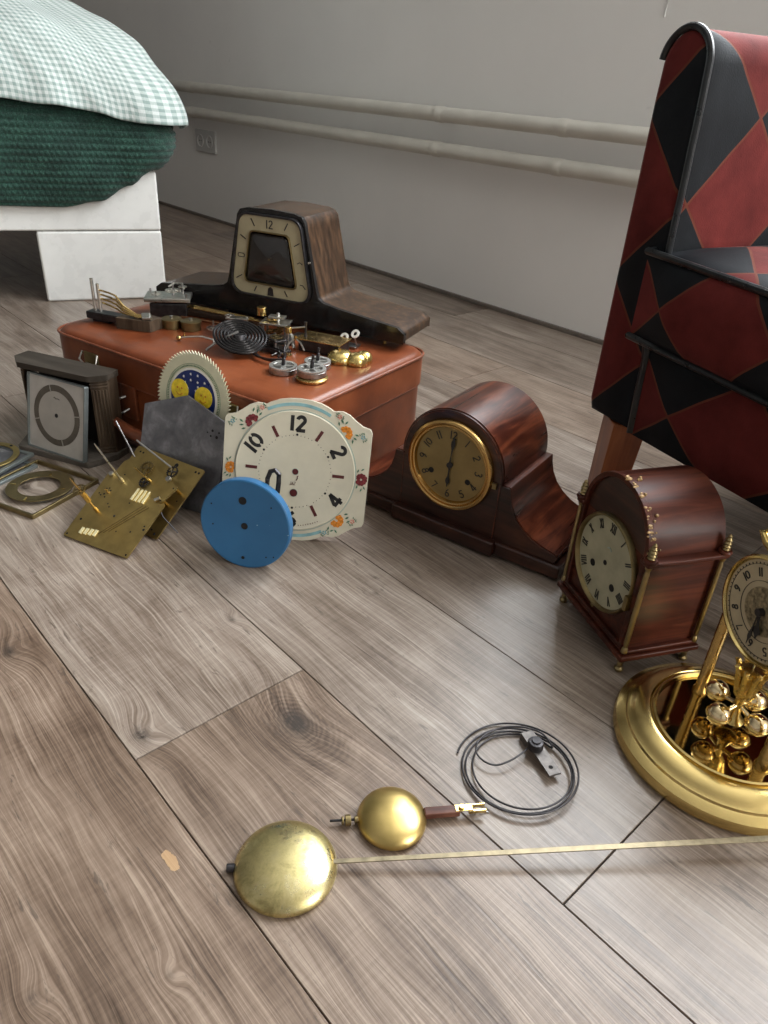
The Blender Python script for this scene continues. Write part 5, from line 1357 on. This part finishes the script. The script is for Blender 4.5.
# seat rail box
def softbox(name, mat, x0, x1, y0, y1, z0, z1, bulge, par, uoff=0, rx=.02, zt=None):
    """upholstered block: superellipse-like box with bulging sides; fabric uv from x/z on the sides"""
    b = MB(); NX, NY, NZ = 24, 20, 10
    def pt(u, v, w):  # u,v,w in -1..1 on cube surface -> rounded
        x = (x0 + x1) / 2 + (x1 - x0) / 2 * u; y = (y0 + y1) / 2 + (y1 - y0) / 2 * v; z = (z0 + z1) / 2 + (z1 - z0) / 2 * w
        fu, fv, fw = 1 - u * u, 1 - v * v, 1 - w * w
        f4 = lambda q: min(1, q * 2.2)
        x += bulge[0] * (1 if u > .999 else -1 if u < -.999 else 0) * f4(fv) * fw ** .6
        y += bulge[1] * (1 if v > .999 else -1 if v < -.999 else 0) * f4(fu) * fw ** .6
        z += bulge[2] * (1 if w > .999 else -1 if w < -.999 else 0) * f4(fu) * f4(fv)
        if zt: z += zt(x, w)
        return (x, y, z)
    def face(fn, na, nb, uvf):
        vs = [fn(-1 + 2 * i / na, -1 + 2 * j / nb) for i in range(na + 1) for j in range(nb + 1)]
        fs = []; us = []
        for i in range(na):
            for j in range(nb):
                a = i * (nb + 1) + j; f_ = (a, a + nb + 1, a + nb + 2, a + 1); fs.append(f_); us.append([uvf(vs[k]) for k in f_])
        b.add(vs, fs, 0, us)
    face(lambda a, c: pt(a, -1, c), NX, NZ, lambda q: (q[0] + uoff, q[2])); face(lambda a, c: pt(a, 1, c), NX, NZ, lambda q: (q[0] + uoff, q[2]))
    face(lambda a, c: pt(1, a, c), NY, NZ, lambda q: (x1 + uoff + q[1], q[2])); face(lambda a, c: pt(-1, a, c), NY, NZ, lambda q: (x0 + uoff - q[1], q[2]))
    face(lambda a, c: pt(a, c, 1), NX, NY, lambda q: (q[0] + uoff, z1 + (q[1] - y0))); face(lambda a, c: pt(a, c, -1), NX, NY, lambda q: (q[0] + uoff, z0 - (q[1] - y0)))
    o = b.build(name, mat, par, smooth=50)
    bm = bmesh.new(); bm.from_mesh(o.data); bmesh.ops.remove_doubles(bm, verts=bm.verts, dist=1e-5); bmesh.ops.recalc_face_normals(bm, faces=bm.faces); bm.to_mesh(o.data); bm.free()
    o.data.polygons.foreach_set('use_smooth', [True] * len(o.data.polygons))
    o.data.set_sharp_from_angle(angle=R(60))
    return o, pt
so, _ = softbox('seat_rail', 'harl_rail', .072, .52, -.002, EW, .158, .282, (.006, .011, 0), t_)
cu, cpt = softbox('seat_cushion', 'harl_cush', .045, .535, -.016, EW - .02, .276, .386, (.014, .016, .016), t_, 0, .02,
      lambda x, w: (.008 - .045 * max(0, x - .05) * .8 if w > 0 else .012 - .06 * max(0, x - .05) * .6))
for w in (-1, 1):
    P_ = []
    for k in range(25): P_.append(cpt(-1 + 2 * k / 24, -1, w))
    for k in range(1, 21): P_.append(cpt(1, -1 + 2 * k / 20, w))
    for k in range(1, 25): P_.append(cpt(1 - 2 * k / 24, 1, w))
    for k in range(1, 20): P_.append(cpt(-1, 1 - 2 * k / 20, w))
    P_ = [(x, y - (.002 if y < .1 else 0), z) for x, y, z in P_]
    MB().tube(P_, .0045, 10, True).build('piping', 'pipe_black', cu)
MB().tube([(.074, -.004, .160), (.071, -.004, .21), (.069, -.004, .262), (.066, -.006, .282)], .0040, 10).build('piping', 'pipe_black', t_)
# underside + far arm side for completeness
MB().bb(.02, .50, .02, EW - .02, .153, .162).build('underside', 'black', t_)
def cleg(x, y, dx, dy):
    b = MB(); yaw = -CA
    def sq(cx, cy, z, h):
        return [Vector((cx, cy, z)) + Matrix.Rotation(yaw + R(4), 3, 'Z') @ Vector((a * h, c_ * h, 0)) for a, c_ in ((-1, -1), (1, -1), (1, 1), (-1, 1))]
    vs = sq(x, y, .160, .0245) + sq(x + dx, y + dy, 0.0, .0205)
    b.add(vs, [(3, 2, 1, 0)[::-1], (4, 5, 6, 7), (0, 4, 5, 1), (1, 5, 6, 2), (2, 6, 7, 3), (3, 7, 4, 0)])
    b.build('leg', 'leg_wood', t_, bevel=.002)
cleg(.034, .026, -.010, -.0); cleg(.030, EW - .03, -.012, .012); cleg(.475, .03, .01, -.012); cleg(.475, EW - .03, .01, .012)

# ------------------------------------------------------------------ light
w = bpy.data.worlds.new('World'); S.world = w; w.use_nodes = True
bg = w.node_tree.nodes['Background']; bg.inputs[0].default_value = (.75, .86, 1, 1); bg.inputs[1].default_value = 1.0
def area(name, loc, size, sy, power, color, target):
    l = bpy.data.lights.new(name, 'AREA'); l.shape = 'RECTANGLE'; l.size = size; l.size_y = sy; l.energy = power; l.color = color
    o = bpy.data.objects.new(name, l); COL.objects.link(o)
    p = RM @ Vector(loc); tgt = RM @ Vector(target); o.location = p; o.rotation_euler = (tgt - p).to_track_quat('-Z', 'Y').to_euler(); return o
area('window_light_back', ((WX0 + WX1) / 2, NW + .14, (WZ0 + WZ1) / 2), WX1 - WX0, WZ1 - WZ0, 124, (.93, .97, 1), ((WX0 + WX1) / 2, 0, 1.0))
area('window_light_right', (U1 + .14, (RX0 + RX1) / 2, (RZ0 + RZ1) / 2), RX1 - RX0, RZ1 - RZ0, 78, (1, .97, .92), (0, (RX0 + RX1) / 2, 1.0))

# ------------------------------------------------------------------ camera
cd = bpy.data.cameras.new('camera'); cam = bpy.data.objects.new('camera', cd); COL.objects.link(cam); S.camera = cam
f_px = 732.0; cd.sensor_fit = 'VERTICAL'; cd.sensor_height = 24; cd.lens = f_px / 1024 * 24; cd.clip_start = .01
nad = Vector((300 - 384, 1740 - 512, f_px)).normalized(); fwd = Vector((0, 0, 1))
Yc = (fwd - nad * fwd.dot(nad)).normalized(); Zc = -nad; Xc = Yc.cross(Zc)
# rows = world axes in image-camera coords (x right, y down, z forward)
Rw = Matrix((Xc, Yc, Zc))
m3 = Rw @ Matrix(((1, 0, 0), (0, -1, 0), (0, 0, -1)))
cam.matrix_world = Matrix.Translation((0, 0, .56)) @ m3.to_4x4()

S.view_settings.view_transform = 'Standard'; S.view_settings.look = 'None'; S.view_settings.gamma = 1; S.view_settings.use_curve_mapping = False
S.view_settings.exposure = -0.06
